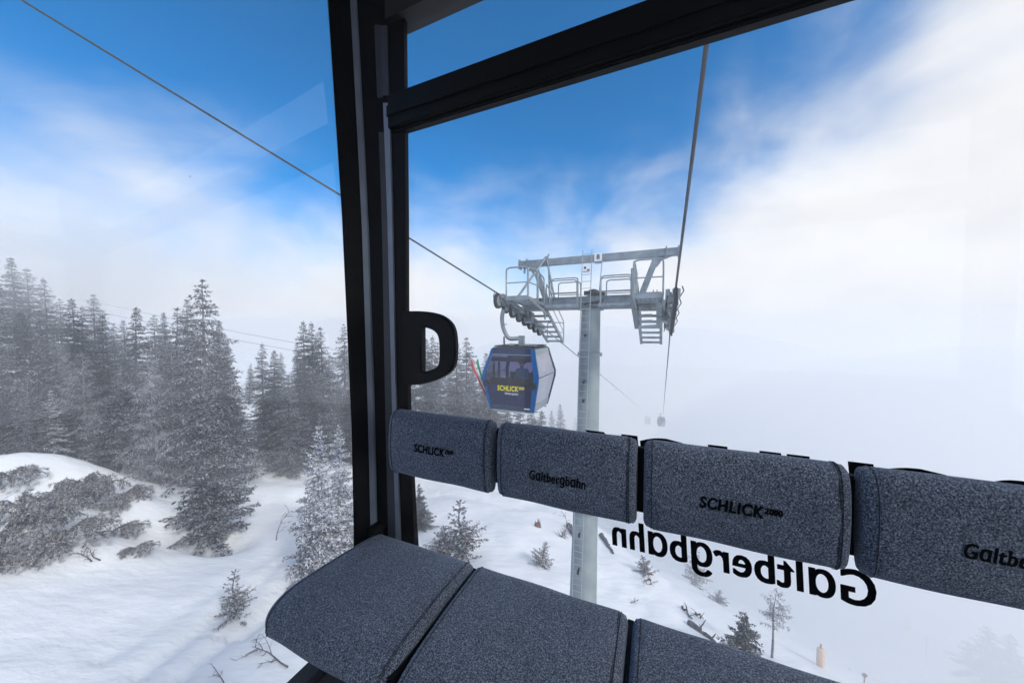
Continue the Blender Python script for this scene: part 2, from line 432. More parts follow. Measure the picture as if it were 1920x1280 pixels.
# rounded drift on the left, scoop beside the big spruce, lips in the slope
def bump(px, py, rx, ry, rot, h):
    p = ground(px, py); BUMPS.append((p.x, p.y, rx, ry, rot, h))
bump(95, 935, 5.0, 2.6, R(15), 2.9)
bump(150, 985, 1.6, 1.0, R(10), .8)
bump(60, 1022, 1.1, .8, 0, 1.0)
bump(118, 968, 1.0, .6, 0, .8)
bump(20, 1000, .9, .6, 0, .8)
bump(250, 960, 2.0, .9, R(-20), .7)
bump(20, 990, 2.4, 1.8, 0, 1.2)
bump(330, 985, 3.0, 1.8, R(-30), 1.0)
bump(400, 1010, 1.8, 1.4, 0, -1.0)
bump(530, 930, 5, 2, R(20), .7)
bump(620, 800, 12, 6, 0, 2.0)
bump(205, 1030, 2.0, 1.2, 0, .5)
def track(x0, y0, x1, y1, wd, dp):
    a, b_ = ground(x0, y0), ground(x1, y1); TRACKS.append((a.x, a.y, b_.x, b_.y, wd, dp))
TR = [((250, 1275), (640, 940), .35, .16), ((330, 1278), (660, 990), .3, .14), ((180, 1240), (620, 960), .5, .12), ((430, 1200), (600, 1040), .9, .22), ((820, 925), (1040, 960), .4, .14)]
for a_, b_, w_, d_ in TR: track(*a_, *b_, w_, d_)

def terrain():
    na_f, na_b, nr = 620, 80, 330
    an = np.concatenate([np.linspace(-1.25, 1.25, na_f, endpoint=False), np.linspace(1.25, 2 * math.pi - 1.25, na_b, endpoint=False)])
    na = len(an)
    rr = 1.5 * (430 / 1.5) ** (np.linspace(0, 1, nr) ** .92)
    A, RR = np.meshgrid(an, rr)
    X = np.sin(A) * RR; Y = np.cos(A) * RR; H = height(X, Y)
    vs = np.stack([X.ravel(), Y.ravel(), H.ravel()], 1)
    i = np.arange(nr - 1)[:, None] * na; j = np.arange(na)[None, :]; j2 = (j + 1) % na
    q = np.stack([(i + j).ravel(), (i + na + j).ravel(), (i + na + j2).ravel(), (i + j2).ravel()], 1)
    vs = np.vstack([vs, [[0, 0, float(height(0, 0))]]])
    faces = q.tolist() + [(na * nr, k, (k + 1) % na) for k in range(na)]
    me = bpy.data.meshes.new("snow_slope"); me.from_pydata(vs.tolist(), [], faces); me.update()
    me.polygons.foreach_set("use_smooth", [True] * len(me.polygons)); me.materials.append(M['snow'])
    me.validate()
    o = bpy.data.objects.new("ground", me); S.collection.objects.link(o)
    if me.polygons[5000].normal.z < 0: me.flip_normals()
    tag(o, kind='structure')
    return o
terrain()

# ------------------------------------------------------------------ text
def text_mesh(s, shear=0.0, bold=0.0, space=1.0):
    cu = bpy.data.curves.new("t", 'FONT'); cu.body = s; cu.size = 1.0; cu.shear = shear; cu.offset = bold; cu.space_character = space
    cu.resolution_u = 4
    o = bpy.data.objects.new("t", cu); S.collection.objects.link(o)
    dg = bpy.context.evaluated_depsgraph_get()
    me = bpy.data.meshes.new_from_object(o.evaluated_get(dg))
    vs = np.array([v.co[:2] for v in me.vertices]); fs = [tuple(p.vertices) for p in me.polygons]
    bpy.data.objects.remove(o); bpy.data.curves.remove(cu); bpy.data.meshes.remove(me)
    return vs, fs
def word(parts, **kw):
    """parts: (string, scale, dy); returns 2d verts with x from 0, baseline 0, cap height about 1"""
    V, Fs, x = [], [], 0
    cap = None
    for s, sc, dy in parts:
        vs, fs = text_mesh(s, **kw)
        if cap is None: cap = text_mesh("H", **kw)[0][:, 1].max()
        vs = vs / cap * sc; mn = vs[:, 0].min(); w_ = vs[:, 0].max() - mn
        vs[:, 0] += x - mn; vs[:, 1] += dy
        o = sum(len(a) for a in V); V.append(vs); Fs += [tuple(i + o for i in f) for f in fs]; x += w_ + .06 * sc
    V = np.vstack(V); return V, Fs, V[:, 0].max()
LOGO = word([("SCHLICK", 1, 0), ("2000", .52, .42)], shear=.12, bold=.028, space=1.12)
NAME = word([("G\u0251ltber\u0261b\u0251hn", 1, 0)], shear=.12, bold=.012, space=1.08)
LOGO_UP = word([("SCHLICK", 1, 0), ("2000", .52, .26)], shear=.10, bold=.03, space=.97)
NAME_UP = word([("G\u0251ltber\u0261b\u0251hn", 1, 0)], shear=.08, bold=.012, space=1.06)
EIGHT = word([("8", 1, 0)], bold=.01)

def place_text(wd, fn, width, height_, name, m, parent, bold=(-.022, 0, .022)):
    V, Fs, w_ = wd
    mb = MB()
    for k, dx in enumerate(bold):         # overprinted a hair apart for a heavier stroke
        mb.add([fn(p[0] / w_ * width + dx * height_, p[1] * height_) - NV * (.0003 * k) for p in V], Fs)
    return mb.build(name, m, parent)

# ------------------------------------------------------------------ the cabin we stand in
CAB = empty("gondola_cabin", (0, 0, -1.27))
tag(CAB, "interior of the gondola cabin around the viewer, black corner post, window bars and clear panes", "gondola cabin")
U0, U1, V0, V1, WF, WR = -1.12, 1.95, -1.05, 1.085, -1.27, 1.40
# corner post: boundaries in photo rows, each on its own distance from the viewer
rows = [-130, -40, 0, 200, 400, 600, 800, 1000, 1150, 1290]
def lerp(tab, y):
    ys = [a for a, _ in tab]; xs = [b_ for _, b_ in tab]
    return float(np.interp(y, ys, xs))
PB = [([(-130, 608), (-40, 612), (0, 615), (400, 641), (800, 659), (1000, 663), (1290, 664)], .914),
      ([(-130, 615), (-40, 619), (0, 622), (400, 648), (800, 665), (1000, 669), (1290, 670)], .93),
      ([(-130, 650), (-40, 654), (0, 657), (400, 678), (800, 691), (1000, 695), (1290, 699)], .99),
      ([(-130, 660), (-40, 664), (0, 667), (400, 688), (800, 701), (1000, 705), (1290, 709)], 1.01),
      ([(-130, 694), (-40, 698), (0, 700), (400, 716), (800, 723), (1000, 728), (1290, 733)], 1.035),
      ([(-130, 705), (-40, 709), (0, 711), (400, 726), (800, 736), (1000, 742), (1290, 748)], 1.045),
      ([(-130, 718), (-40, 722), (0, 724), (400, 735), (800, 743), (1000, 750), (1290, 757)], 1.05),
      ([(-130, 753), (-40, 757), (0, 757), (400, 761), (720, 762), (1030, 778), (1290, 791)], 1.062),
      ([(-130, 759), (-40, 763), (0, 763), (400, 767), (720, 768), (1030, 785), (1290, 799)], 1.075)]
def pp(k, y, off=0.0):
    tab, v = PB[k]; p = onv(lerp(tab, y), y, v)
    return p - (NV * .75 - B * .66) * off
mb = MB(); nb = len(PB); R_ = len(rows)
for y in rows:
    front = [pp(k, y, (.006 if k in (1, 7) else .0) + (.004 if k in (2, 5) else 0)) for k in range(nb)]
    rl_, rr_ = front[0].normalized(), front[-1].normalized(); rl_.z = rr_.z = 0
    back = [front[-1] + rr_ * .07, front[4] + NV * .10 - B * .03, front[2] + NV * .08 - B * .05, front[0] + rl_ * .08]
    mb.v += [tuple(p) for p in front + back]
nn = nb + 4
for i in range(R_ - 1):
    for k in range(nn):
        k2 = (k + 1) % nn; mb.f.append((i * nn + k, i * nn + k2, (i + 1) * nn + k2, (i + 1) * nn + k))
mb.build("corner_post", M['black'], CAB)
def strip(k0, k1, y0, y1, off, name, m):
    mb = MB(); ys = [y0 + (y1 - y0) * i / 10 for i in range(11)]
    for y in ys:
        a, b_ = pp(k0, y, off), pp(k1, y, off)
        mb.v += [tuple(a), tuple(b_), tuple(b_ + NV * .01), tuple(a + NV * .01)]
    for i in range(10):
        for k in range(4):
            k2 = (k + 1) % 4; mb.f.append((i * 4 + k, i * 4 + k2, i * 4 + 4 + k2, i * 4 + 4 + k))
    mb.f += [(3, 2, 1, 0), (40, 41, 42, 43)]
    return mb.build(name, m, CAB)
strip(2, 3, -125, 985, .008, "trim_strip", M['alu'])
strip(4, 5, 50, 186, .008, "trim_strip", M['darkalu'])
strip(5, 6, 52, 182, .010, "trim_strip", M['darkalu'])
strip(4, 5, 250, 1270, .008, "trim_strip", M['darkalu'])
strip(5, 6, 196, 1270, .010, "trim_strip", M['alu'])

# other structure of the cabin in its own frame
def cbox(mb, u0, u1, v0, v1, w0, w1):
    mb.box(cab((u0 + u1) / 2, (v0 + v1) / 2, (w0 + w1) / 2), B * abs(u1 - u0) / 2, NV * abs(v1 - v0) / 2, Z * abs(w1 - w0) / 2)
for (a, b_) in ((U1 - .1, V1 - .1), (U1 - .1, V0), (U0 - .08, V0)):
    mb = MB(); cbox(mb, a, a + .16, b_, b_ + .16, WF, WR); mb.build("corner_post", M['black'], CAB, bevel=.02)
mb = MB()      # header bar with its stepped section
cbox(mb, -.985, U1 - .1, 1.03, 1.078, .795, .922)
cbox(mb, -.985, U1 - .1, 1.045, 1.078, .783, .795)
cbox(mb, -.985, U1 - .1, 1.04, 1.078, .922, .934)
cbox(mb, -.985, U1 - .1, 1.022, 1.03, .835, .88)
mb.build("header_bar", M['black'], CAB, bevel=.004)
mb = MB(); cbox(mb, U0 - .1, U1 + .06, V0 - .02, V1 + .08, WR, WR + .06)
cbox(mb, -.99, U1 - .1, 1.03, 1.12, 1.215, WR + .001)
mb.build("roof", M['rubber'], CAB)
mb = MB()
cbox(mb, U0 - .06, U0 + .01, V0 + .16, .88, WR - .07, WR)
cbox(mb, U0 + .1, U1 - .1, V0, V0 + .08, .79, .955)
cbox(mb, U1 - .06, U1 + .04, V0 + .16, V1 - .1, .79, .955)
mb.build("window_bar", M['black'], CAB, bevel=.004)
mb = MB(); cbox(mb, U0 - .02, U1 + .06, V0, V1 + .06, WF - .06, WF); mb.build("cabin_floor", M['floor'], CAB)
mb = MB()      # low sill under the end window, door threshold
cbox(mb, -1.02, U1 - .1, 1.05, 1.12, WF, WF + .10)
cbox(mb, U0 - .05, U0 + .02, V0 + .16, .92, WF, WF + .04)
cbox(mb, U1 - .05, U1 + .04, V0 + .16, V1 - .1, WF, WF + .8)
cbox(mb, U0 + .1, U1 - .1, V0, V0 + .06, WF, WF + .95)  # unseen back panel, raised to cut the light on the backrests
mb.build("sill", M['black'], CAB, bevel=.004)
def pane(c00, c10, c11, c01, t_, name, m):
    mb = MB(); mb.prism([c00, c10, c11, c01], t_); return mb.build(name, m, CAB)
def sheet(ps, name, m):
    mb = MB(); mb.add(ps, [(0, 1, 2, 3)]); return mb.build(name, m, CAB)
# single-sheet panes so that the glass is crossed once
w_main = sheet([cab(-.95, V1, WF + .1), cab(U1 - .1, V1, WF + .1), cab(U1 - .1, V1, .80), cab(-.95, V1, .80)], "window_pane", M['glass'])
sheet([cab(-.95, V1, .925), cab(U1 - .1, V1, .925), cab(U1 - .1, V1, WR), cab(-.95, V1, WR)], "window_pane", M['glass'])
# the side pane follows the leaning edge of the post
mb = MB(); ys = [-130, 0, 200, 400, 600, 800, 1000, 1290]
for y in ys:
    p = pp(0, y); q = p - NV * (.914 - V0 - .16); mb.v += [tuple(p), tuple(q)]
for i in range(len(ys) - 1): mb.f.append((2 * i, 2 * i + 1, 2 * i + 3, 2 * i + 2))
mb.build("window_pane", M['glass_side'], CAB, smooth='all')
sheet([cab(U1, V1 - .1, WF + .3), cab(U1, V0 + .16, WF + .3), cab(U1, V0 + .16, WR), cab(U1, V1 - .1, WR)], "window_pane", M['glass'])
sheet([cab(U1 - .1, V0 + .03, WF + .3), cab(U0 + .1, V0 + .03, WF + .3), cab(U0 + .1, V0 + .03, WR), cab(U1 - .1, V0 + .03, WR)], "window_pane", M['glass'])
# mirrored lettering stuck on the end window, read from outside
def on_glass(uR, w0, vv=1.081):
    return lambda x, y: cab(uR - x, vv, w0 + y)
place_text(NAME_UP, on_glass(.503, -.686), .622, .088, "lettering", M['print'], w_main)
o_ = w_main.children[0]; o_.location = (0, 0, 0)
place_text(LOGO_UP, on_glass(.80, -.3265 - .17), 1.28, .17, "lettering", M['print'], w_main)
# grab handle
V_H = 1.03
outer = [(770, 583), (785, 583), (805, 585), (826, 591), (842, 603), (850, 618), (853, 640), (853, 668), (849, 688), (838, 701), (820, 711), (800, 718), (785, 721), (770, 722)]
inner = [(789, 613), (796, 614), (806, 617), (815, 623), (820, 632), (822, 648), (822, 668), (821, 681), (817, 688), (808, 693), (798, 696), (792, 697), (789, 694), (789, 650)]
mb = MB()
oc = catmull([onv(x, y, V_H) for x, y in outer], 4); ic = catmull([onv(x, y, V_H) for x, y in inner], 4)
n_ = min(len(oc), len(ic)); th = NV * .028
vs = []
bv = .006
cen = onv(806, 652, V_H)
for a, b_ in zip(oc[:n_], ic[:n_]):
    ao = (a - cen).normalized() * bv; bo = (b_ - cen).normalized() * bv
    vs += [a - NV * .0 - ao, a + NV * bv, a + th - NV * bv, a + th - ao, b_ + th + bo, b_ + th - NV * bv, b_ + NV * bv, b_ + bo]
fs = []
for i in range(n_ - 1):
    for k in range(8):
        k2 = (k + 1) % 8; fs.append((i * 8 + k, (i + 1) * 8 + k, (i + 1) * 8 + k2, i * 8 + k2))
fs.append(tuple(range(8))); fs.append(tuple((n_ - 1) * 8 + k for k in range(8))[::-1])
mb.add(vs, fs)
hx = [onv(752, 583, V_H), onv(771, 583, V_H), onv(790, 612, V_H), onv(790, 697, V_H), onv(771, 722, V_H), onv(752, 722, V_H)]
mb.prism([p + NV * .004 for p in hx], NV * .022)
mb.build("grab_handle", M['black'], CAB, smooth=True)
# hanger of our own cabin above the roof
mb = MB(); hp = cab(.54, 0, WR + .06)
mb.tube(catmull([hp, hp + Z * .5, hp + Z * 1.1 + B * .35, hp + Z * 1.9 + B * .3, hp + Z * 2.35], 5), .07, 10)
mb.build("hanger_arm", M['steel'], CAB, smooth=True)

# ------------------------------------------------------------------ bench: pads, seats
BEN = empty("cabin_bench", cab(-.2, .95, -1.27))
tag(BEN, "bench of grey wool seat and backrest pads printed in black below the window", "bench")
def clsprof(pts, per=5):
    return [(p.x, p.y) for p in catmull([Vector((a, b_, 0)) for a, b_ in pts], per, True)]
def pad(prof, u0, u1, name, seed=0, slant=0.0, fade=.018, cornerfn=None):
    n = len(prof); cxm = sum(p[0] for p in prof) / n; cym = sum(p[1] for p in prof) / n
    Wd = u1 - u0
    st = [(0, fade), (.003, fade * .55), (.008, fade * .2), (.014, .003), (.020, .0), (.023, .0014), (.026, .0)]
    us = [(u0 + a, i_) for a, i_ in st]
    k = 14
    us += [(u0 + .026 + (Wd - .052) * (i + 1) / (k + 1), 0.0) for i in range(k)]
    us += [(u1 - a, i_) for a, i_ in st[::-1]]
    nrm = []
    for i in range(n):
        a, b_ = prof[i - 1], prof[(i + 1) % n]; tx, ty = b_[0] - a[0], b_[1] - a[1]; l = math.hypot(tx, ty) or 1
        nx, ny = ty / l, -tx / l
        if nx * (prof[i][0] - cxm) + ny * (prof[i][1] - cym) < 0: nx, ny = -nx, -ny
        nrm.append((nx, ny))
    mb = MB(); rr = random.Random(seed); ph = rr.random() * 9
    for j, (u, ins) in enumerate(us):
        for i, (v, w) in enumerate(prof):
            wob = .0016 * math.sin(u * 23 + ph + i * .35) * math.sin(i * .21 + ph) if 5 < j < len(us) - 6 else 0
            vv = v - nrm[i][0] * (ins - wob); ww = w - nrm[i][1] * (ins - wob)
            f_ = 1 - 2 * abs((u - u0) / Wd - .5)
            uu = u
            if cornerfn: uu = cornerfn(u, v, w)
            mb.v.append(tuple(cab(uu, vv, ww)))
    ns = len(us)
    for j in range(ns - 1):
        for i in range(n):
            i2 = (i + 1) % n; mb.f.append((j * n + i, (j + 1) * n + i, (j + 1) * n + i2, j * n + i2))
    mb.f.append(tuple(range(n))); mb.f.append(tuple((ns - 1) * n + i for i in range(n))[::-1])
    o = mb.build(name, M['fabric'], BEN, smooth='all')
    bm = bmesh.new(); bm.from_mesh(o.data); bmesh.ops.recalc_face_normals(bm, faces=bm.faces); bm.to_mesh(o.data); bm.free()
    # stitched seams near both ends
    dense = clsprof(prof_src[name], 10); L_ = len(dense)
    for uo in (u0 + .021, u1 - .021, u1 - .026):
        sm = MB(); lp = []
        for a in dense + dense[:1]:
            d_ = math.hypot(a[0] - cxm, a[1] - cym); e_ = .0004
            lp.append(cab(cornerfn(uo, *a) if cornerfn else uo, a[0] + (a[0] - cxm) / d_ * e_, a[1] + (a[1] - cym) / d_ * e_))
        sm.tube(lp, .0009, 4, cap=False); sm.build("seam", M['thread'], o)
    return o
back_prof = [(1.044, -.335), (1.030, -.317), (1.006, -.317), (.988, -.332), (.977, -.365), (.972, -.42), (.972, -.47), (.976, -.52), (.985, -.549), (1.002, -.562), (1.022, -.558), (1.034, -.53), (1.042, -.46), (1.046, -.39)]
seat_prof = [(1.002, -.85), (.995, -.828), (.972, -.817), (.90, -.814), (.80, -.814), (.69, -.819), (.62, -.829), (.580, -.845), (.563, -.866), (.570, -.886), (.61, -.892), (.8, -.888), (.95, -.885), (.992, -.875)]
prof_src = {"backrest_pad": back_prof, "seat_pad": seat_prof}
BP = clsprof(back_prof); SP = clsprof(seat_prof)
def front_v(w):      # the front surface of the backrest at height w
    fr_ = sorted([(q[1], q[0]) for q in clsprof(back_prof, 12) if q[0] < 1.0])
    return float(np.interp(w, [a for a, _ in fr_], [b_ for _, b_ in fr_]))
bounds = [-.955, -.494, -.035, .424, .883, 1.342, 1.80]
pads = []
for i in range(6):
    p = pad(BP, bounds[i] + (.0 if i == 0 else .009), bounds[i + 1] - .009, "backrest_pad", i); pads.append(p)
# printed words on the pads: photo columns of both ends, row of the middle of the cap height, cap height in pixels
for i, wd, xl, xr, yl, yr in ((0, LOGO, 777, 850, 843, 846), (1, NAME, 993, 1098, 889, 906), (2, LOGO, 1312, 1467, 942, 962), (3, NAME, 1806, 2080, 1035, 1072)):
    ua, wa = uw(xl, yl, .972); ub, wb = uw(xr, yr, .972)
    wc = (wa + wb) / 2; wid = ub - ua; hh = wid / (6.6 if wd is NAME else 7.0) * (1.12 if wd is NAME else 1.18)
    base = wc - hh * .5
    def fn(x, y, ua=ua, base=base):
        w_ = base + y; return cab(ua + x, front_v(w_) - .0016, w_)
    t_ = place_text(wd, fn, wid, hh, "lettering", M['print'], pads[i])
sb = [-1.035, -.570, -.055, .46, .97, 1.47, 1.85]
for i in range(6):
    cf = None
    if i == 0:
        cf = lambda u, v, w: u + max(0, (-.57 - u) / .465) * (-.065 * max(0, (.99 - v)) / .43 + .07 * (1 - math.sqrt(max(0, 1 - min(1, max(0, (.70 - v) / .138)) ** 2))))
    pad(SP, sb[i] + .006, sb[i + 1] - .006, "seat_pad", 10 + i, cornerfn=cf, fade=.024)
mb = MB()
cbox(mb, -.968, 1.85, 1.022, 1.052, -.535, -.345)
mb.build("backrest_rail", M['black'], BEN, bevel=.006)
mb = MB(); cbox(mb, -.60, 1.85, .615, .69, -.945, -.885); cbox(mb, -.9, 1.85, .90, .985, -.94, -.885)
mb.build("seat_rail", M['black'], BEN, bevel=.006)
for u in (-.58, -.055, .46, .97, 1.47):
    mb = MB(); cbox(mb, u - .012, u + .012, .585, 1.0, -.885, -.842); mb.build("seat_bracket", M['black'], BEN, bevel=.004)
for u in (-.55, .4, 1.4):
    mb = MB(); cbox(mb, u - .02, u + .02, .68, .72, WF, -.945); mb.build("leg", M['black'], BEN, bevel=.006)
mb = MB(); c_ = onv(702, 995, .99); mb.lathe(c_, NV, [(.012, -.02), (.024, -.018), (.027, -.01), (.027, .03)], 20); mb.build("pivot", M['black'], BEN, smooth=True)

# ------------------------------------------------------------------ ropes
def rope(name, pts, r, label, group, twist=True, near=14.0):
    pts = [Vector(p) for p in pts]
    mb = MB(); n = 18 if twist else 8
    path = []; rad = []
    rl = list(r) if isinstance(r, tuple) else [r] * len(pts)
    for (a, b_), (ra, rb2) in zip(zip(pts[:-1], pts[1:]), zip(rl[:-1], rl[1:])):
        L_ = (b_ - a).length; k = max(1, int(L_ / (.03 if (twist and a.length < near) else 2.0)))
        path += [a + (b_ - a) * (i / k) for i in range(k)]; rad += [ra + (rb2 - ra) * i / k for i in range(k)]
    path.append(pts[-1]); rad.append(rl[-1])
    ax = (pts[-1] - pts[0]).normalized(); acc = 0; prev = path[0]
    for p, r in zip(path, rad):
        acc += (p - prev).length; prev = p
        d = ax; sx = d.cross(Z).normalized(); sy = d.cross(sx)
        for k in range(n):
            a = 2 * math.pi * k / n
            rr = r * (1 + .13 * math.cos(6 * a - acc * 2 * math.pi / .055 / 1.0)) if twist else r
            mb.v.append(tuple(p + (sx * math.cos(a) + sy * math.sin(a)) * rr))
    for i in range(len(path) - 1):
        for k in range(n):
            k2 = (k + 1) % n; mb.f.append((i * n + k, i * n + k2, (i + 1) * n + k2, (i + 1) * n + k))
    o = mb.build(name, M['wire'], smooth='all'); tag(o, label, "rope", group); return o
RL = [at(-60, -40, 2.6), at(40, 0, 2.95), at(640, 367, 5.9), at(935, 549, 11.5)]
RLn, RLf = at(935, 551, 11.5), at(1012, 609, 15.6)
RRn, RRf = at(1267, 541, 9.2), at(1258, 606, 13.0)
up = (RL[1] - RL[2]).normalized()
rope("haul_rope", [RL[2] + up * 20, RL[1], RL[2], RLn, RLf, at(1190, 755, 86), at(1212, 777, 125)], (.009, .009, .017, .024, .024, .024, .024), "steel haul rope on the left, sloping down behind the black post to the tower wheels", "haul ropes of the lift")
r0 = at(1325, 80, 3.75); up = (r0 - RRn).normalized()
rope("haul_rope", [r0 + up * 10, r0, RRn, RRf, at(1243, 779, 88), at(1238, 800, 140)], .027, "twisted steel haul rope on the right, rising steeply above the cabin window", "haul ropes of the lift")
for (a, b_, lb) in ((at(150, 560, 60), at(700, 668, 75), "upper of two thin wires crossing behind the spruces on the left"), (at(150, 577, 60), at(700, 682, 75), "lower of two thin wires crossing behind the spruces on the left")):
    mb = MB(); mid = (a + b_) / 2 - Z * .5; mb.tube([a, (a + mid) / 2 - Z * .1, mid, (b_ + mid) / 2 - Z * .1, b_], .035, 5)
    tag(mb.build("overhead_wire", M['wire'], smooth='all'), lb, "wire", "thin wires behind the forest")

# ------------------------------------------------------------------ tower
T0 = at(1108, 580, 12.5); T0.z = .75       # underside of the crossbeam at the pylon
TOW = empty("lift_tower", (T0.x, T0.y, float(height(T0.x, T0.y))))
tag(TOW, "tall galvanised steel lift tower with ladder, sheave arms, catwalks and a number 8 plate", "lift tower")
def tw(u, v, w): return Vector((T0.x, T0.y, 0)) + B * u + NV * v + Z * w
def tbox(mb, u0, u1, v0, v1, w0, w1):
    mb.box(tw((u0 + u1) / 2, (v0 + v1) / 2, (w0 + w1) / 2), B * abs(u1 - u0) / 2, NV * abs(v1 - v0) / 2, Z * abs(w1 - w0) / 2)
gz = float(height(T0.x, T0.y)) - 1.0
def plean(w): return -.019 * (.75 - w)          # the pylon leans slightly
mb = MB()
secs = []
for w in [.74, -.9, -.95, -5, -10, gz]:
    rad = .35 + .0148 * (.75 - w); secs.append((w, rad))
n_ = 36
for w, rad in secs:
    for k in range(n_):
        a = 2 * math.pi * k / n_; mb.v.append(tuple(tw(plean(w) + rad * math.cos(a), rad * math.sin(a), w)))
for i in range(len(secs) - 1):
    for k in range(n_): mb.f.append((i * n_ + k, (i + 1) * n_ + k, (i + 1) * n_ + (k + 1) % n_, i * n_ + (k + 1) % n_))
py_ = mb.build("pylon", M['pylon'], TOW, smooth='all')
mb = MB()
for w in (-.92, -6.9):
    mb = MB(); rad = .36 + .0148 * (.75 - w); mb.lathe(tw(plean(w), 0, w), Z, [(rad, -.05), (rad + .05, -.05), (rad + .05, .05), (rad, .05)], 36)
    for s_ in (-1, 1): mb.box(tw(plean(w) + s_ * (rad + .04), 0, w), B * .03, NV * .03, Z * .065)
    mb.build("flange", M['steel'], TOW)
# ladder
mb = MB()
LU, LV = -.11, -.53
def lad(w): return plean(w) * 1.0 + LU if w < .75 else LU + .02 * (w - .75)
wtop = 2.92
for s_ in (-.17, .17):
    mb.bar(tw(lad(gz) + s_, LV - .22, gz), tw(lad(.75) + s_, LV, .75), .024, .03, NV)
    mb.bar(tw(lad(.75) + s_, LV, .75), tw(lad(wtop) + s_, LV + .1, wtop), .024, .03, NV)
w = gz + .2
while w < wtop - .05:
    lv = LV - .22 * (.75 - w) / (.75 - gz) if w < .75 else LV + .1 * (w - .75) / (wtop - .75)
    mb.tube([tw(lad(w) - .17, lv, w), tw(lad(w) + .17, lv, w)], .011, 6); w += .25
mb.build("ladder", M['ladder'], TOW)
mb = MB()
for w in (-.2, -1.9, -2.6, -4.3, -6.2, -7.6, -9):
    mb = MB(); mb.bar(tw(lad(w) + .02, LV - .02 - .015 * (.75 - w), w), tw(lad(w) + .02, -.2, w), .05, .05); mb.box(tw(lad(w) + .03, LV - .03 - .017 * (.75 - w), w), B * .04, NV * .03, Z * .05)
    mb.build("ladder_bracket", M['darkmetal'], TOW)
# crossbeam
mb = MB(); tbox(mb, -2.35, 2.45, -.2, .2, .80, 1.22); tbox(mb, -2.4, 2.5, -.24, .24, 1.22, 1.25); tbox(mb, -2.4, 2.5, -.24, .24, .77, .80)
tbox(mb, -.42, .42, -.42, .42, .735, .77)
mb.build("crossbeam", M['steel'], TOW, bevel=.008)
mb = MB()
for s_ in (-1, 1):
    for k in range(3): mb = MB(); mb.lathe(tw(s_ * 1.95, -.205, .90 + k * .12), -NV, [(.042, 0), (.042, .01)], 12); mb.build("bolt_hole", M['darkmetal'], TOW)
mb = MB()      # cable gland cluster on top of the beam
mb.lathe(tw(.1, -.1, 1.25), Z, [(.22, 0), (.24, .1), (.18, .22), (.1, .26)], 14); mb.box(tw(.38, -.05, 1.32), B * .14, NV * .16, Z * .07); mb.box(tw(-.12, -.2, 1.36), B * .09, NV * .1, Z * .08)
mb.build("junction_box", M['darkmetal'], TOW)
mb = MB(); rr = random.Random(3)
for k in range(6):
    a = tw(-.2 + .1 * k, -.3, 1.2 - .02 * k); mb.tube(catmull([tw(-.25, -.32, .95), a - Z * rr.uniform(.1, .25) + B * rr.uniform(-.1, .1), tw(.35 + .03 * k, -.27, .93 + .04 * k)], 5), .012, 5)
mb.build("control_cable", M['cable'], TOW)
# upper gantry
GZ = 2.66
mb = MB(); tbox(mb, -2.9, 2.95, -.11, .11, GZ - .13, GZ + .13)
for u in (-2.88, -2.55, 2.55, 2.93): tbox(mb, u - .02, u + .02, -.17, .17, GZ - .19, GZ + .19)
tbox(mb, -2.72, -2.66, -.05, .05, GZ - .36, GZ - .13); tbox(mb, -2.5, -2.42, -.05, .05, GZ - .28, GZ - .13)
mb.build("gantry_beam", M['steel'], TOW, bevel=.006)
mb = MB()
for s_ in (-1, 1):
    mb = MB(); mb.bar(tw(s_ * 2.25, 0, GZ - .12), tw(s_ * 1.78, 0, 1.25), .2, .2, NV)
    gus = [tw(s_ * 2.12, -.08, GZ - .14), tw(s_ * 2.72, -.08, GZ - .14), tw(s_ * 2.42, -.08, GZ - .24), tw(s_ * 2.26, -.08, GZ - .48)]
    mb.prism(gus, NV * .16)
    mb.build("gantry_strut", M['steel'], TOW, bevel=.006)
mb = MB()
p_ = tw(-1.72, -.15, GZ + .2); mb.bar(p_, tw(-2.55, -1.2, 1.15), .07, .07); mb.bar(p_, tw(-1.45, .15, 1.2), .055, .055)
mb.bar(tw(-1.72, .15, GZ + .2), tw(-1.9, .9, 1.1), .055, .055); mb.bar(tw(-1.78, -.14, GZ - .16), tw(-1.62, -.14, GZ + .3), .12, .02)
mb.build("brace", M['steel'], TOW); mb = MB(); mb.bar(tw(.42, -.13, GZ - .1), tw(.32, -.2, 1.3), .02, .02)
mb.build("brace", M['steel'], TOW)
# number plate and small notice on the ladder
mb = MB(); cx8 = .28; tbox(mb, cx8 - .14, cx8 + .14, -.20, -.19, GZ - .14, GZ + .16); plate = mb.build("number_plate", M['white'], TOW)
mb2 = MB(); tbox(mb2, cx8 - .13, cx8 + .13, -.22, -.12, GZ - .22, GZ - .15); mb2.build("plate_bracket", M['steel'], TOW)
place_text(EIGHT, lambda x, y: tw(cx8 - .055 + x, -.203, GZ - .075 + y), .11, .18, "numeral", M['print'], plate)
mb = MB(); tbox(mb, lad(2.2) - .15, lad(2.2) + .16, LV + .0, LV + .01, 2.06, 2.36); nb_ = mb.build("notice_plate", M['white'], TOW)
mb = MB(); mb.lathe(tw(lad(2.2) - .05, LV, 2.25), -NV, [(.045, 0), (.045, .004)], 14); tbox(mb, lad(2.2) - .12, lad(2.2) + .1, LV - .004, LV, 2.10, 2.12); tbox(mb, lad(2.2) + .03, lad(2.2) + .12, LV - .004, LV, 2.14, 2.19)
mb.build("pictogram", M['darkmetal'], nb_)

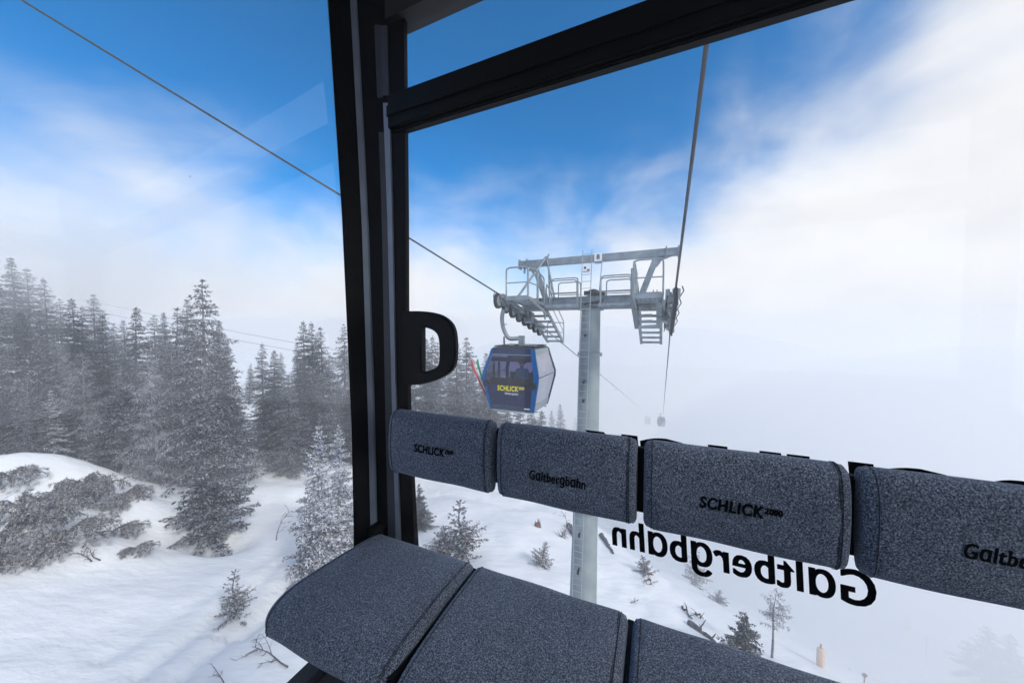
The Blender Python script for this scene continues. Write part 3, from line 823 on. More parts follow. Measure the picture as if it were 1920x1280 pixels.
def loop_rail(mb, a, b_, h, r=.022, midbar=True, sk=Vector((0, 0, 0))):
    """upside-down U guard rail from foot a to foot b"""
    a, b_ = Vector(a), Vector(b_); d = (b_ - a).normalized(); c = .14
    mb.tube(catmull([a, a + Z * (h - c) + sk, a + Z * (h - .03) + d * .05 + sk, a + Z * h + d * c + sk, (a + b_) / 2 + Z * h + sk, b_ + Z * h - d * c + sk, b_ + Z * (h - .03) - d * .05 + sk, b_ + Z * (h - c) + sk, b_], 4), r, 8)
    if midbar: mb.tube([a + Z * h * .5 + sk * .5, b_ + Z * h * .5 + sk * .5], r * .8, 6)
# walkways on the beam
mb = MB()
for s_ in (-1, 1):
    for v in (-.55, -.36):
        mb = MB(); loop_rail(mb, tw(s_ * .42, v, .86), tw(s_ * 1.45, v - .0, .86), .98 if v < -.5 else 1.08); mb.build("guard_rail", M['steel'], TOW, smooth=True)
for s_ in (-1, 1):
    mb = MB(); loop_rail(mb, tw(s_ * .5, .5, .9), tw(s_ * 1.4, .5, .9), 1.0); mb.build("guard_rail", M['steel'], TOW, smooth=True)
mb = MB()
for s_ in (-1, 1):
    a, b_ = sorted((s_ * .36, s_ * 1.62)); tbox(mb, a, b_, -.62, -.24, .80, .84); tbox(mb, a, b_, -.62, -.60, .80, .95)
    tbox(mb, a, b_, .24, .62, .80, .84)
mb.build("walkway", M['steel'], TOW)

def sheave_side(pn, pf, inner, nwheel, name_off):
    """one sheave train between points pn (near) and pf (far); inner = direction towards the pylon"""
    ax = (pf - pn).normalized(); Lt = (pf - pn).length; side = inner
    upn = side.cross(ax).normalized()
    if upn.z < 0: upn = -upn
    rw = .25
    wheels = []
    step = Lt / (nwheel - 1)
    for i in range(nwheel):
        c = pn + ax * (step * i) - upn * rw
        mb = MB()
        mb.lathe(c - side * .055, side, [(.10, 0), (rw * .80, .0), (rw + .012, .005), (rw + .016, .03), (rw - .02, .045), (rw - .02, .065), (rw + .016, .08), (rw + .012, .105), (rw * .8, .11), (.1, .11)], 26)
        wh = mb.build("sheave_wheel", M['sheave'], TOW, smooth=True)
        hb = MB(); hb.lathe(c - side * .068, side, [(.03, 0), (.10, .0), (rw * .74, .014), (rw * .74, .122), (.10, .136), (.03, .136)], 20)
        hb.build("hub", M['hub'], wh, smooth=True)
        wheels.append(c)
    mb = MB()
    for i in range(0, nwheel, 2):       # rocker beams pair the wheels
        a = wheels[i]; b_ = wheels[min(i + 1, nwheel - 1)]
        for o in (.085,):
            mb.bar(a + side * o - ax * .08 + upn * .03, b_ + side * o + ax * .08 + upn * .03, .022, .10, upn)
    for i in range(0, nwheel, 4):
        a = wheels[i] + side * .12; b_ = wheels[min(i + 3, nwheel - 1)] + side * .12
        mb.bar(a + upn * .10, b_ + upn * .10, .05, .12, upn)
    mid = (pn + pf) / 2
    mb.bar(wheels[0] + side * .2 + upn * .14 - ax * .1, wheels[-1] + side * .2 + upn * .14 + ax * .1, .11, .15, upn)
    mb.box(wheels[0] + upn * .12 - side * .02 + ax * .02, side * .1, ax * .06, upn * .12)
    mb.box(wheels[-1] - upn * .02 - side * .02, side * .1, ax * .05, upn * .1)
    for i in range(nwheel):
        mb.tube([wheels[i] - side * .1, wheels[i] + side * .17], .028, 8)
        mb.box(wheels[i] - side * .085 + upn * .0, side * .012, ax * .07, upn * .05)
    mb.build("sheave_frame", M['steel'], TOW)
    # cable catchers, outer side
    mb = MB()
    for i in (0, 2, 4, 6):
        if i < nwheel: mb = MB(); mb.bar(wheels[i] - side * .10, wheels[i] - side * .20 + upn * .18, .03, .02); mb.bar(wheels[i] - side * .20 + upn * .18, wheels[i] - side * .16 + upn * .32, .03, .02); mb.build("rope_catcher", M['darkmetal'], TOW)
    # sensor wiring
    mb = MB(); rr = random.Random(7 + nwheel)
    for i in range(nwheel - 1):
        a = wheels[i] + side * .2 + upn * .06; b_ = wheels[i + 1] + side * .2 + upn * .06
        mb.tube(catmull([a, (a + b_) / 2 - Z * rr.uniform(.1, .22) + side * .05, b_], 5), .011, 5)
    mb.tube(catmull([wheels[1] + side * .2, wheels[1] + side * .3 - Z * .35, wheels[3] + side * .5 - Z * .1], 6), .013, 5)
    mb.build("control_cable", M['cable'], TOW)
    # link from the train to the crossbeam
    mb = MB(); mdl = (wheels[nwheel // 2] + wheels[nwheel // 2 - 1]) / 2 + side * .2
    mb.box(mdl - upn * .0 + side * .12, side * .16, ax * .14, upn * .2)
    mb.build("arm_joint", M['steel'], TOW)
    return wheels, ax, upn
inL, inR = B, -B
whL, axL, upL = sheave_side(RLn, RLf, inL, 8, 0)
whR, axR, upR = sheave_side(RRn, RRf, inR, 8, 1)

def catwalk(wheels, ax, side, near_k):
    """grating catwalk beside the train, stepping down with the rope; near end has a tall guard"""
    o = side * .32
    flat = NV
    near = wheels[0] + o + Z * .08; far = wheels[-1] + o
    gw = .78
    L0 = 1.75
    mb = MB()    # upper flat grating near end
    p0 = near.copy(); p1 = near + NV * L0 - Z * .12
    c = (p0 + p1) / 2 + side * gw / 2
    for k in range(9):
        q = p0 + (p1 - p0) * ((k + .5) / 9); mb.bar(q, q + side * gw, .05, .035)
    for s_ in (0, gw): mb.bar(p0 + side * s_, p1 + side * s_, .04, .10)
    for k in range(6): q = side * (gw * (k + .5) / 6); mb.bar(p0 + q, p1 + q, .012, .05)
    mb.bar(p0, p0 + side * gw, .03, .14); mb.bar(p1, p1 + side * gw, .05, .12)
    mb.build("catwalk", M['steel'], TOW)
    mb = MB()    # stepped part
    q0 = p1 + Z * -.02; q1 = far + NV * .25 - Z * .55
    nst = 7
    mb.bar(q0, q1, .05, .12); mb.bar(q0 + side * gw, q1 + side * gw, .05, .12)
    for k in range(nst):
        c = q0 + (q1 - q0) * ((k + .8) / nst); mb.box(c + side * gw / 2, side * gw / 2, NV * .11, Z * .02); mb.box(c + side * gw / 2 - NV * .11, side * gw / 2, NV * .012, Z * .045)
    mb.build("step_tread", M['steel'], TOW)
    mb = MB()
    loop_rail(mb, p0, p0 + side * gw, 1.02, .026)
    loop_rail(mb, p0 + side * gw + NV * .05, p0 + side * gw + NV * .95, 1.02, .024)
    loop_rail(mb, p0 + side * gw + NV * 1.05, p1 + side * gw, 1.0, .024)
    loop_rail(mb, q0 + side * gw + NV * .3 - Z * .1, q1 + side * gw, .95, .022)
    loop_rail(mb, q1, q1 + side * gw, .9, .022)
    mb.build("guard_rail", M['steel'], TOW, smooth=True)
    mb = MB()   # hangers under the grating down to the stepped frame
    for s_ in (.05, gw - .05):
        mb.bar(p1 + side * s_, q1 + side * s_ - Z * .02, .05, .05)
        mb.bar(p1 + side * s_ - Z * .0, p1 + side * s_ - Z * .55 + NV * .3, .05, .05)
    mb.bar(p0 + side * gw + NV * .1, p1 + side * gw - Z * .35 + NV * .4, .06, .09)
    mb.build("catwalk_bracket", M['steel'], TOW)
catwalk(whL, axL, inL, 0)
catwalk(whR, axR, inR, 0)
# box frame with bars hanging below the right arm
mb = MB()
fr0 = at(1195, 566, 10.7); 
pa, pb_, pc_, pd = at(1184, 560, 10.8), at(1240, 558, 10.6), at(1232, 612, 10.6), at(1192, 614, 10.8)
for x0, y0, x1, y1 in ((1197, 581, 1221, 579), (1198, 592, 1222, 591), (1198, 603, 1222, 602), (1196, 613, 1240, 610)):
    mb.bar(at(x0, y0, 10.8), at(x1, y1, 10.8), .09, .10, NV)
mb.bar(at(1236, 562, 10.7), at(1236, 612, 10.8), .16, .1); mb.bar(at(1186, 562, 10.8), at(1195, 616, 10.9), .14, .1)
mb.box(at(1211, 562, 10.7), B * .46, NV * .3, Z * .10)
mb.box(at(1213, 552, 10.7), B * .42, NV * .25, Z * .05)
for x in (1225, 1232): mb.bar(at(x, 552, 10.6), at(x, 543, 10.6), .03, .03)
mb.build("arm_frame", M['steel'], TOW, bevel=.004)
mb = MB()
mb.bar(at(1187, 503, 10.5), at(1187, 558, 10.5), .10, .12); mb.build("rail_post", M['steel'], TOW)
# left: box end of the arm
mb = MB(); mb.bar(tw(-2.3, 0, 1.0), tw(-2.75, 0, .78), .3, .34, NV); mb.build("arm_end", M['steel'], TOW); mb = MB(); mb.bar(tw(2.3, 0, 1.0), tw(2.6, 0, .8), .3, .34, NV)
mb.build("arm_end", M['steel'], TOW)

# ------------------------------------------------------------------ next gondola
GD = empty("gondola", (0, 0, 0))
fc = at(955, 706, 11.25)                    # centre of the end face at waist height
gc = fc + NV * 1.02; gc.z = fc.z
H_TOP, H_BOT = .93, -1.22
GD.location = gc
GTILT = R(2.0)
tag(GD, "dark gondola with bright blue corner frames and yellow lettering hanging left of the tower", "gondola")
def g(u, v, w):
    return gc + B * (u + w * .02) + NV * v + Z * w
levels = [(H_TOP, .80, .80), (.78, .83, .84), (.06, 1.03, 1.02), (-.12, 1.03, 1.02), (-1.10, .84, .82), (H_BOT, .81, .78)]
def half(w, i):
    ws = [l[0] for l in levels][::-1]; hs = [l[i] for l in levels][::-1]; return float(np.interp(w, ws, hs))
fs_ = .17      # half width of corner frame in u
# end panels and side panels as shells between levels
def panel(side, w0, w1, a0, a1, name, m, inset=0.0, thick=.02, n=6, parent=GD):
    """side: 'front','back','left','right'; a0,a1 in -1..1 across"""
    mb = MB()
    for i in range(n + 1):
        w = w0 + (w1 - w0) * i / n; hu, hv = half(w, 1) - inset, half(w, 2) - inset
        for a in (a0, a1):
            if side in ('front', 'back'):
                s_ = -1 if side == 'front' else 1; p = g(hu * a, s_ * hv, w); q = p - NV * s_ * thick
            else:
                s_ = -1 if side == 'left' else 1; p = g(s_ * hu, hv * a, w); q = p - B * s_ * thick
            mb.v += [tuple(p), tuple(q)]
    for i in range(n):
        o = i * 4
        mb.f += [(o, o + 2, o + 6, o + 4), (o + 1, o + 5, o + 7, o + 3), (o, o + 4, o + 5, o + 1), (o + 2, o + 3, o + 7, o + 6)]
    mb.f += [(0, 1, 3, 2), (n * 4, n * 4 + 2, n * 4 + 3, n * 4 + 1)]
    return mb.build(name, m, parent)
def gsheet(side, w0, w1, a0, a1, name, m, inset=.012, n=6):
    mb = MB()
    for i in range(n + 1):
        w = w0 + (w1 - w0) * i / n; hu, hv = half(w, 1) - inset, half(w, 2) - inset
        for a in (a0, a1):
            if side in ('front', 'back'): mb.v.append(tuple(g(hu * a, (-1 if side == 'front' else 1) * hv, w)))
            else: mb.v.append(tuple(g((-1 if side == 'left' else 1) * hu, hv * a, w)))
    for i in range(n): o = i * 2; mb.f.append((o, o + 1, o + 3, o + 2))
    return mb.build(name, m, GD)
for sd_ in ('front', 'back'):
    panel(sd_, .74, H_TOP, -.9, .9, "header_panel", M['navy'])
    panel(sd_, .50, .64, -.9, .9, "window_bar", M['navy'], inset=.03)
    panel(sd_, H_BOT, -1.02, -.9, .9, "lower_panel", M['navy'])
    gsheet(sd_, -.30, .74, -.9, .9, "window_pane", M['tint'])
    low = gsheet(sd_, -1.02, -.30, -.9, .9, "lower_window", M['tint_low'])
    panel(sd_, .72, .745, -.88, .88, "trim_strip", M['alu'], inset=-.008)
    if sd_ == 'front':
        def fn(x, y):
            w = -.50 + y; return g(-.47 + x, -half(w, 2) - .008, w)
        place_text(LOGO, fn, 1.0, .18, "lettering", M['yellow'], low, bold=(0,))
        def fn2(x, y):
            w = -.63 + y; return g(-.20 + x, -half(w, 2) - .008, w)
        place_text(NAME, fn2, .50, .075, "lettering", M['white'], low, bold=(0,))
        mb = MB()
        for k in range(6):
            u = .50 + .035 * k; w = -1.10; mb.box(g(u, -half(w, 2) - .004, w), B * .013, NV * .003, Z * .016)
        mb.build("maker_mark", M['white'], low)
for sx_ in (-1, 1):
    sd_ = 'right' if sx_ > 0 else 'left'
    gsheet(sd_, -.95, -.02, -.93, .93, "window_pane", M['tint_side']); gsheet(sd_, .0, .74, -.93, .93, "window_pane", M['tint_side'])
    panel(sd_, .74, H_TOP, -.9, .9, "header_panel", M['hub']); panel(sd_, H_BOT, -.95, -.95, .95, "lower_panel", M['hub'])
    panel(sd_, -.022, 0.0, -.93, .93, "window_bar", M['navy'], inset=-.004)
    for v in (-.95, .88):
        panel(sd_, H_BOT, H_TOP, v, v + .05, "edge_seal", M['navy'], inset=-.003)
# corner frames
for sx_ in (-1, 1):
    for sy_ in (-1, 1):
        mb = MB(); n = 10
        for i in range(n + 1):
            w = H_BOT + (H_TOP - H_BOT) * i / n; hu, hv = half(w, 1), half(w, 2)
            wd = (.13 if sx_ > 0 else .07) + .03 * math.sin(math.pi * i / n)
            ps = [g(sx_ * (hu + .015), sy_ * (hv - .05), w), g(sx_ * (hu + .015), sy_ * (hv + .015), w), g(sx_ * (hu - wd), sy_ * (hv + .02), w), g(sx_ * (hu - wd), sy_ * (hv - .03), w)]
            mb.v += [tuple(p) for p in ps]
        for i in range(n):
            for k in range(4):
                k2 = (k + 1) % 4; mb.f.append((i * 4 + k, i * 4 + k2, i * 4 + 4 + k2, i * 4 + 4 + k))
        mb.f += [(0, 1, 2, 3), (n * 4 + 3, n * 4 + 2, n * 4 + 1, n * 4)]
        mb.build("corner_frame", M['blue'], GD)
        mb = MB(); w = -.28; hu, hv = half(w, 1), half(w, 2)
        c = g(sx_ * (hu - .12), sy_ * (hv + .05), w)
        if sy_ < 0:
            mb.box(c, B * .07, NV * .02, Z * .10); mb.lathe(c - NV * .015, -NV, [(.10, 0), (.10, .03), (.05, .035)], 16)
            mb.build("bumper", M['rubber'], GD, bevel=.02)
mb = MB()
rh = [(H_TOP, 0.0), (H_TOP + .05, .05), (H_TOP + .07, .3)]
vs = []
for w, ins in rh:
    hu, hv = half(H_TOP, 1) - ins, half(H_TOP, 2) - ins
    vs += [g(-hu, -hv, w), g(hu, -hv, w), g(hu, hv, w), g(-hu, hv, w)]
fs = [(i * 4 + k, i * 4 + (k + 1) % 4, i * 4 + 4 + (k + 1) % 4, i * 4 + 4 + k) for i in range(2) for k in range(4)] + [(8, 9, 10, 11)]
mb.add(vs, fs)
for a, b_ in (((-.72, -.72), (.72, -.72)), ((.72, -.72), (.72, .72)), ((.72, .72), (-.72, .72)), ((-.72, .72), (-.72, -.72)), ((-.5, -.72), (-.1, 0)), ((.5, -.72), (.1, 0))):
    mb.tube([g(a[0], a[1], H_TOP + .09), g(b_[0], b_[1], H_TOP + .09)], .022, 6)
mb.build("roof", M['darkmetal'], GD)
mb = MB(); w = H_BOT
mb.add([g(-.8, -.78, w), g(.8, -.78, w), g(.8, .78, w), g(-.8, .78, w), g(-.7, -.68, w - .07), g(.7, -.68, w - .07), g(.7, .68, w - .07), g(-.7, .68, w - .07)],
       [(0, 3, 2, 1), (4, 5, 6, 7), (0, 1, 5, 4), (1, 2, 6, 5), (2, 3, 7, 6), (3, 0, 4, 7)])
for v in (-.5, .5): mb.tube([g(-.86, v, w - .03), g(.86, v, w - .03)], .025, 6)
mb.build("cabin_floor", M['hub'], GD)
mb = MB()
for s_ in (-1, 1):
    mb.box(g(0, s_ * .68, -.62), B * .78, NV * .2, Z * .05); mb.box(g(0, s_ * .86, -.28), B * .78, NV * .03, Z * .2)
mb.build("bench", M['jacket_dark'], GD)
mb = MB()
for u in (-.28, .3): mb.box(g(u, .90, .25), B * .04, NV * .03, Z * .45)
for v in (-.35, .1): mb.box(g(-.93, v, .2), B * .02, NV * .05, Z * .6)
mb.build("door_frame", M['darkmetal'], GD)
# suspension: head block, curved hanger, damper, grip
gt = at(946, 574, 11.95); rp = RLn + (RLf - RLn) * .10
mb = MB(); hb_ = g(.02, 0, H_TOP + .06)
mb.box(hb_ + Z * .17 + B * .0, B * .10, NV * .08, Z * .22)
hpts = [hb_ + Z * .30 - B * .06, at(955, 634, 12.1), at(945.5, 620, 12.05), at(941.5, 603, 12.0), at(942, 590, 11.95), at(945, 578, 11.9)]
hb2 = mb.build("hanger_block", M['steel'], GD, bevel=.01)
mb = MB(); mb.tube(catmull(hpts, 6), .075, 12); mb.box(at(948, 608, 12.0), B * .05, NV * .02, Z * .015)
mb.build("hanger_arm", M['steel'], GD, smooth=True)
mb = MB(); mb.tube([at(945, 631, 12.0), at(945.5, 647, 12.0)], .03, 8); mb.build("damper", M['darkmetal'], GD)
mb = MB(); mb.box(at(943, 571, 11.85), B * .07, NV * .22, Z * .07); mb.box(at(943, 563, 11.8), B * .05, NV * .12, Z * .06); mb.build("grip", M['hub'], GD, bevel=.01)
# ski rack on the left side
mb = MB()
rk = g(-half(-.55, 1) - .10, -.1, -.62)
mb.box(rk, B * .12, NV * .35, Z * .24); mb.bar(g(-half(-.1, 1), -.4, -.15), g(-half(-.1, 1) - .12, -.4, -.2), .05, .05)
mb.box(g(-half(-.15, 1) - .06, -.1, -.12), B * .05, NV * .36, Z * .04)
mb.build("ski_rack", M['rubber'], GD, bevel=.01)
def ski(xb, yb, xt, yt, d, m, label, w=.045, name="ski", cat="ski"):
    a, b_ = at(xb, yb, d), at(xt, yt, d); dn = (b_ - a).normalized(); sx = NV
    nrm = dn.cross(sx).normalized()
    mb = MB(); n = 8; L_ = (b_ - a).length
    for i in range(n + 1):
        t_ = i / n; wv = w * (1.0 - .25 * math.sin(math.pi * t_)) * (1 if i not in (0, n) else .5)
        c = a + (b_ - a) * t_ - nrm * (.06 * max(0, t_ - .85) / .15)
        mb.v += [tuple(c + sx * wv + nrm * .008), tuple(c - sx * wv + nrm * .008), tuple(c - sx * wv - nrm * .008), tuple(c + sx * wv - nrm * .008)]
    for i in range(n):
        for k in range(4):
            k2 = (k + 1) % 4; mb.f.append((i * 4 + k, i * 4 + k2, i * 4 + 4 + k2, i * 4 + 4 + k))
    mb.f += [(3, 2, 1, 0), (n * 4, n * 4 + 1, n * 4 + 2, n * 4 + 3)]
    return tag(mb.build(name, m), label, cat, "skis in the rack of the near gondola")
ski(911, 741, 881, 675, 11.9, M['ski_red'], "red ski, outermost in the rack beside the hanging gondola", .07)
ski(914, 738, 887, 683, 12.1, M['ski_white'], "pale ski between the red and the green one in the rack", .05)
ski(912, 735, 893, 674, 12.2, M['ski_green'], "green ski leaning in the rack behind the red one", .085)

# ------------------------------------------------------------------ people in the next gondola
def person(origin, jacket, lab, lean=0.0, facing=1.0, armup=0.0):
    """seated figure built as one skinned body; origin at the hips, facing -NV*facing"""
    f = -NV * facing; r_ = B
    J = {}
    def P(x, y, z): return origin + r_ * x + f * y + Z * z
    verts = [P(0, 0, 0), P(0, .01, .18), P(0, .02 + lean, .38), P(0, .03 + lean, .50), P(0, .04 + lean, .58), P(0, .06 + lean, .68), P(0, .05 + lean, .78)]
    rad = [.17, .16, .19, .10, .065, .10, .085]
    edges = [(i, i + 1) for i in range(6)]
    for s_ in (-1, 1):
        b0 = len(verts)
        verts += [P(s_ * .19, .02 + lean, .46), P(s_ * .25, .05 + lean, .22), P(s_ * .16, .27 + lean, .12 + armup), P(s_ * .08, .34 + lean, .12 + armup)]
        rad += [.085, .06, .045, .04]; edges += [(2, b0), (b0, b0 + 1), (b0 + 1, b0 + 2), (b0 + 2, b0 + 3)]
        b1 = len(verts)
        verts += [P(s_ * .10, .05, -.02), P(s_ * .13, .45, .0), P(s_ * .13, .47, -.42), P(s_ * .13, .60, -.46)]
        rad += [.10, .075, .06, .05]; edges += [(0, b1), (b1, b1 + 1), (b1 + 1, b1 + 2), (b1 + 2, b1 + 3)]
    me = bpy.data.meshes.new("person"); me.from_pydata([tuple(v - origin) for v in verts], edges, []); me.update()
    o = bpy.data.objects.new("tmp", me); S.collection.objects.link(o)
    md = o.modifiers.new("s", 'SKIN')
    for i, sv in enumerate(me.skin_vertices[0].data): sv.radius = (rad[i], rad[i]); sv.use_root = (i == 0)
    o.modifiers.new("d", 'SUBSURF').levels = 2
    dg = bpy.context.evaluated_depsgraph_get(); dg.update()
    m2 = bpy.data.meshes.new_from_object(o.evaluated_get(dg)); bpy.data.objects.remove(o)
    m2.materials.clear(); m2.materials.append(jacket); m2.materials.append(M['skin']); m2.materials.append(M['jacket_dark'])
    for p in m2.polygons:
        p.use_smooth = True; z = p.center.z
        p.material_index = 1 if z > .57 else (2 if z < .06 else 0)
    ob = bpy.data.objects.new("person", m2); S.collection.objects.link(ob); ob.location = origin
    hm = MB(); hc = Vector((0, 0, 0)) + f * (.045 + lean) + Z * .76
    vs = []
    for i in range(9):
        ph = math.pi * .62 * i / 8
        for k in range(16):
            a = 2 * math.pi * k / 16; vs.append(hc + Vector((math.cos(a) * math.sin(ph) * .135, math.sin(a) * math.sin(ph) * .145, math.cos(ph) * .13)))
    hm.add(vs, [(i * 16 + k, (i + 1) * 16 + k, (i + 1) * 16 + (k + 1) % 16, i * 16 + (k + 1) % 16) for i in range(8) for k in range(16)])
    h_ = hm.build("helmet", M['helmet'], ob, smooth='all')
    gg = MB(); gg.box(hc + f * .11 - Z * .03, B * .09, f * .02, Z * .035); gg.build("goggles", M['ski_white'], ob, bevel=.01)
    return tag(ob, lab, "person")
person(g(-.12, .55, -.42), M['jacket_blue'], "seated person in a bright blue jacket inside the hanging gondola", lean=.05)
person(g(.52, .62, -.46), M['jacket_dark'], "seated person in dark clothes on the right inside the hanging gondola", lean=.12, armup=.25)

# far gondolas, a few pixels each
def far_gondola(px, py, d, lab, top):
    c = at(px, py, d); mb = MB()
    lv = [(1.1, .8), (0, 1.05), (-1.1, .8)]
    vs = []
    for w, h_ in lv: vs += [c + B * a * h_ + NV * b_ * h_ + Z * w for a, b_ in ((-1, -1), (1, -1), (1, 1), (-1, 1))]
    mb.add(vs, [(i * 4 + k, i * 4 + (k + 1) % 4, i * 4 + 4 + (k + 1) % 4, i * 4 + 4 + k) for i in range(2) for k in range(4)] + [(3, 2, 1, 0), (8, 9, 10, 11)])
    mb.tube([c + Z * 1.1, c + Z * 1.5 - B * .3, c + Z * 2.2 - B * .3, c + Z * top], .09, 6)
    o = mb.build("gondola", M['navy'], None, origin=c); tag(o, lab, "gondola", "small gondolas far down the line in the fog")
far_gondola(1240, 790, 88, "small gondola far down the line in fog, right one of the two", 2.0)
far_gondola(1214, 788, 112, "fainter small gondola in fog, left one of the two far down the line", 2.4)
# ------------------------------------------------------------------ conifers
def blades(base, dirv, length, width, rng, flat=.35):
    """diamond shaped needle sprays; base, dirv (n,3); returns verts (4n,3)"""
    n = len(base)
    dirv = dirv / (np.linalg.norm(dirv, axis=1, keepdims=True) + 1e-9)
    up = np.tile([0, 0, 1.0], (n, 1)) + rng.normal(0, flat, (n, 3))
    side = np.cross(dirv, up); side /= (np.linalg.norm(side, axis=1, keepdims=True) + 1e-9)
    L_ = length[:, None]; W_ = width[:, None]
    tip = base + dirv * L_; mid = base + dirv * L_ * .45
    return np.stack([base, mid + side * W_, tip, mid - side * W_], 1).reshape(-1, 3)
def mesh_quads(name, V, m):
    n = len(V) // 4
    me = bpy.data.meshes.new(name)
    me.vertices.add(len(V)); me.vertices.foreach_set("co", V.astype(np.float32).ravel())
    me.loops.add(4 * n); me.loops.foreach_set("vertex_index", np.arange(4 * n, dtype=np.int32))
    me.polygons.add(n); me.polygons.foreach_set("loop_start", np.arange(0, 4 * n, 4, dtype=np.int32))
    me.update(calc_edges=True); me.materials.append(m)
    return me
def conifer(seed, h=15.0, rad=2.6, whorls=46, per=6, start=.06, droop=.35, lift=.15, step=.15, tl=.62, bl=.22, bw=.034, sparse=0.0, shape=.8, sub=5, hang=.25, lean=0.0):
    """crown = many sprays along drooping whorled branches; trunk = tapered, with bare limbs"""
    rng = np.random.RandomState(seed); V = []; tm = MB()
    tm.tube([(0, 0, -.8), (0, 0, h * .3), (rng.normal(0, .05), 0, h * .7), (0, 0, h * .985)], [h * .011 + .02, h * .009 + .015, h * .0045 + .008, .008], 8)
    limb_prob = 1.0 - sparse
    side_gain = 1 + .35 * np.sin(np.linspace(0, 2 * np.pi, 9)[:8] + rng.rand() * 6)
    for i in range(whorls):
        t_ = start + (1 - start) * ((i + rng.rand() * .5) / whorls) ** .95
        z0 = h * t_
        L0 = rad * ((1 - t_) ** shape + .04) * (1.0 if t_ > .18 else .75 + t_ * 1.4)
        k = max(3, int(per * (.7 + .5 * (1 - t_))))
        az0 = rng.rand() * 6.28
        for j in range(k):
            if rng.rand() > limb_prob: continue
            a = az0 + 6.283 * j / k + rng.normal(0, .25)
            gl = side_gain[int((a % 6.283) / 6.283 * 8) % 8]
            Lb = L0 * rng.uniform(.55, 1.15) * (.82 + .18 * gl) * (1 + .22 * math.sin(t_ * 21 + seed) * (1 - t_) + .15 * math.sin(t_ * 9 + a + seed))
            if Lb < .12: Lb = .12
            d = np.array([math.cos(a), math.sin(a), 0.0]); pr = np.array([-math.sin(a), math.cos(a), 0.0])
            ns = max(2, int(Lb / step)); s_ = (np.arange(ns) + rng.rand(ns) * .8) / ns
            s_ = s_ * .93 + .07
            zz = lift * Lb * s_ - droop * Lb * s_ ** 1.7 * (1.3 - t_) + .10 * Lb * s_ ** 4
            z0 = h * t_ + rng.uniform(-.5, .5) * h * (1 - start) / whorls * (3.0 if t_ < .85 else 1.0)
            z0 = min(z0, h * .985)
            P = d[None] * (Lb * s_)[:, None]; P[:, 2] = z0 + zz
            # bare limb
            if j % 2 == 0 and Lb > .5:
                sl = np.array([0, .35, .7, .95]); zl = z0 + lift * Lb * sl - droop * Lb * sl ** 1.7 * (1.3 - t_) + .10 * Lb * sl ** 4
                tm.tube([(d[0] * Lb * q, d[1] * Lb * q, zv) for q, zv in zip(sl, zl)], [.016 + .012 * Lb, .012 + .007 * Lb, .01, .005], 4, cap=False)
            for sd in (-1, 1):
                l = tl * (1.05 - .72 * s_) * rng.uniform(.6, 1.15, ns) * min(1.0, Lb / 1.3 + .06)
                dv = d[None] * rng.uniform(.45, .95, ns)[:, None] + pr[None] * sd * rng.uniform(.6, 1.0, ns)[:, None]
                dv[:, 2] -= hang * rng.uniform(.0, 2.6, ns)
                dv /= np.linalg.norm(dv, axis=1, keepdims=True)
                for q in range(sub):
                    f = (q + rng.rand(ns) * .7) / sub
                    b0 = P + dv * (l * f)[:, None]
                    b0[:, 2] -= hang * .3 * l * f * f
                    dd = dv + rng.normal(0, .38, (ns, 3)); dd[:, 2] -= .12
                    V.append(blades(b0, dd, bl * min(1, .45 + Lb / 1.6) * rng.uniform(.6, 1.25, ns) * (1.05 - .4 * f), bw * rng.uniform(.6, 1.3, ns), rng))
            # along the axis
            V.append(blades(P, d[None] + rng.normal(0, .3, (ns, 3)) + np.array([0, 0, .05]), bl * rng.uniform(.7, 1.3, ns), bw * rng.uniform(.7, 1.3, ns), rng))
    # leader
    nl = 10; P = np.zeros((nl, 3)); P[:, 2] = h * (.965 + .03 * rng.rand(nl))
    V.append(blades(P, rng.normal(0, .35, (nl, 3)) + np.array([0, 0, 1.0]), np.full(nl, bl), np.full(nl, bw * .8), rng))
    V = np.vstack(V)
    if lean:
        V[:, 0] += lean * V[:, 2] ** 1.5 / h ** .5; tm.v = [(v[0] + lean * max(0, v[2]) ** 1.5 / h ** .5, v[1], v[2]) for v in tm.v]
    return V, tm
def tree_proto(name, m, bark, **kw):
    V, tm = conifer(**kw); cr = mesh_quads(name + "_crown", V, m)
    tme = bpy.data.meshes.new(name + "_trunk"); tme.from_pydata(tm.v, [], tm.f); tme.update(); tme.materials.append(bark)
    tme.polygons.foreach_set("use_smooth", [True] * len(tme.polygons))
    return (cr, tme, kw.get('h', 15.0))
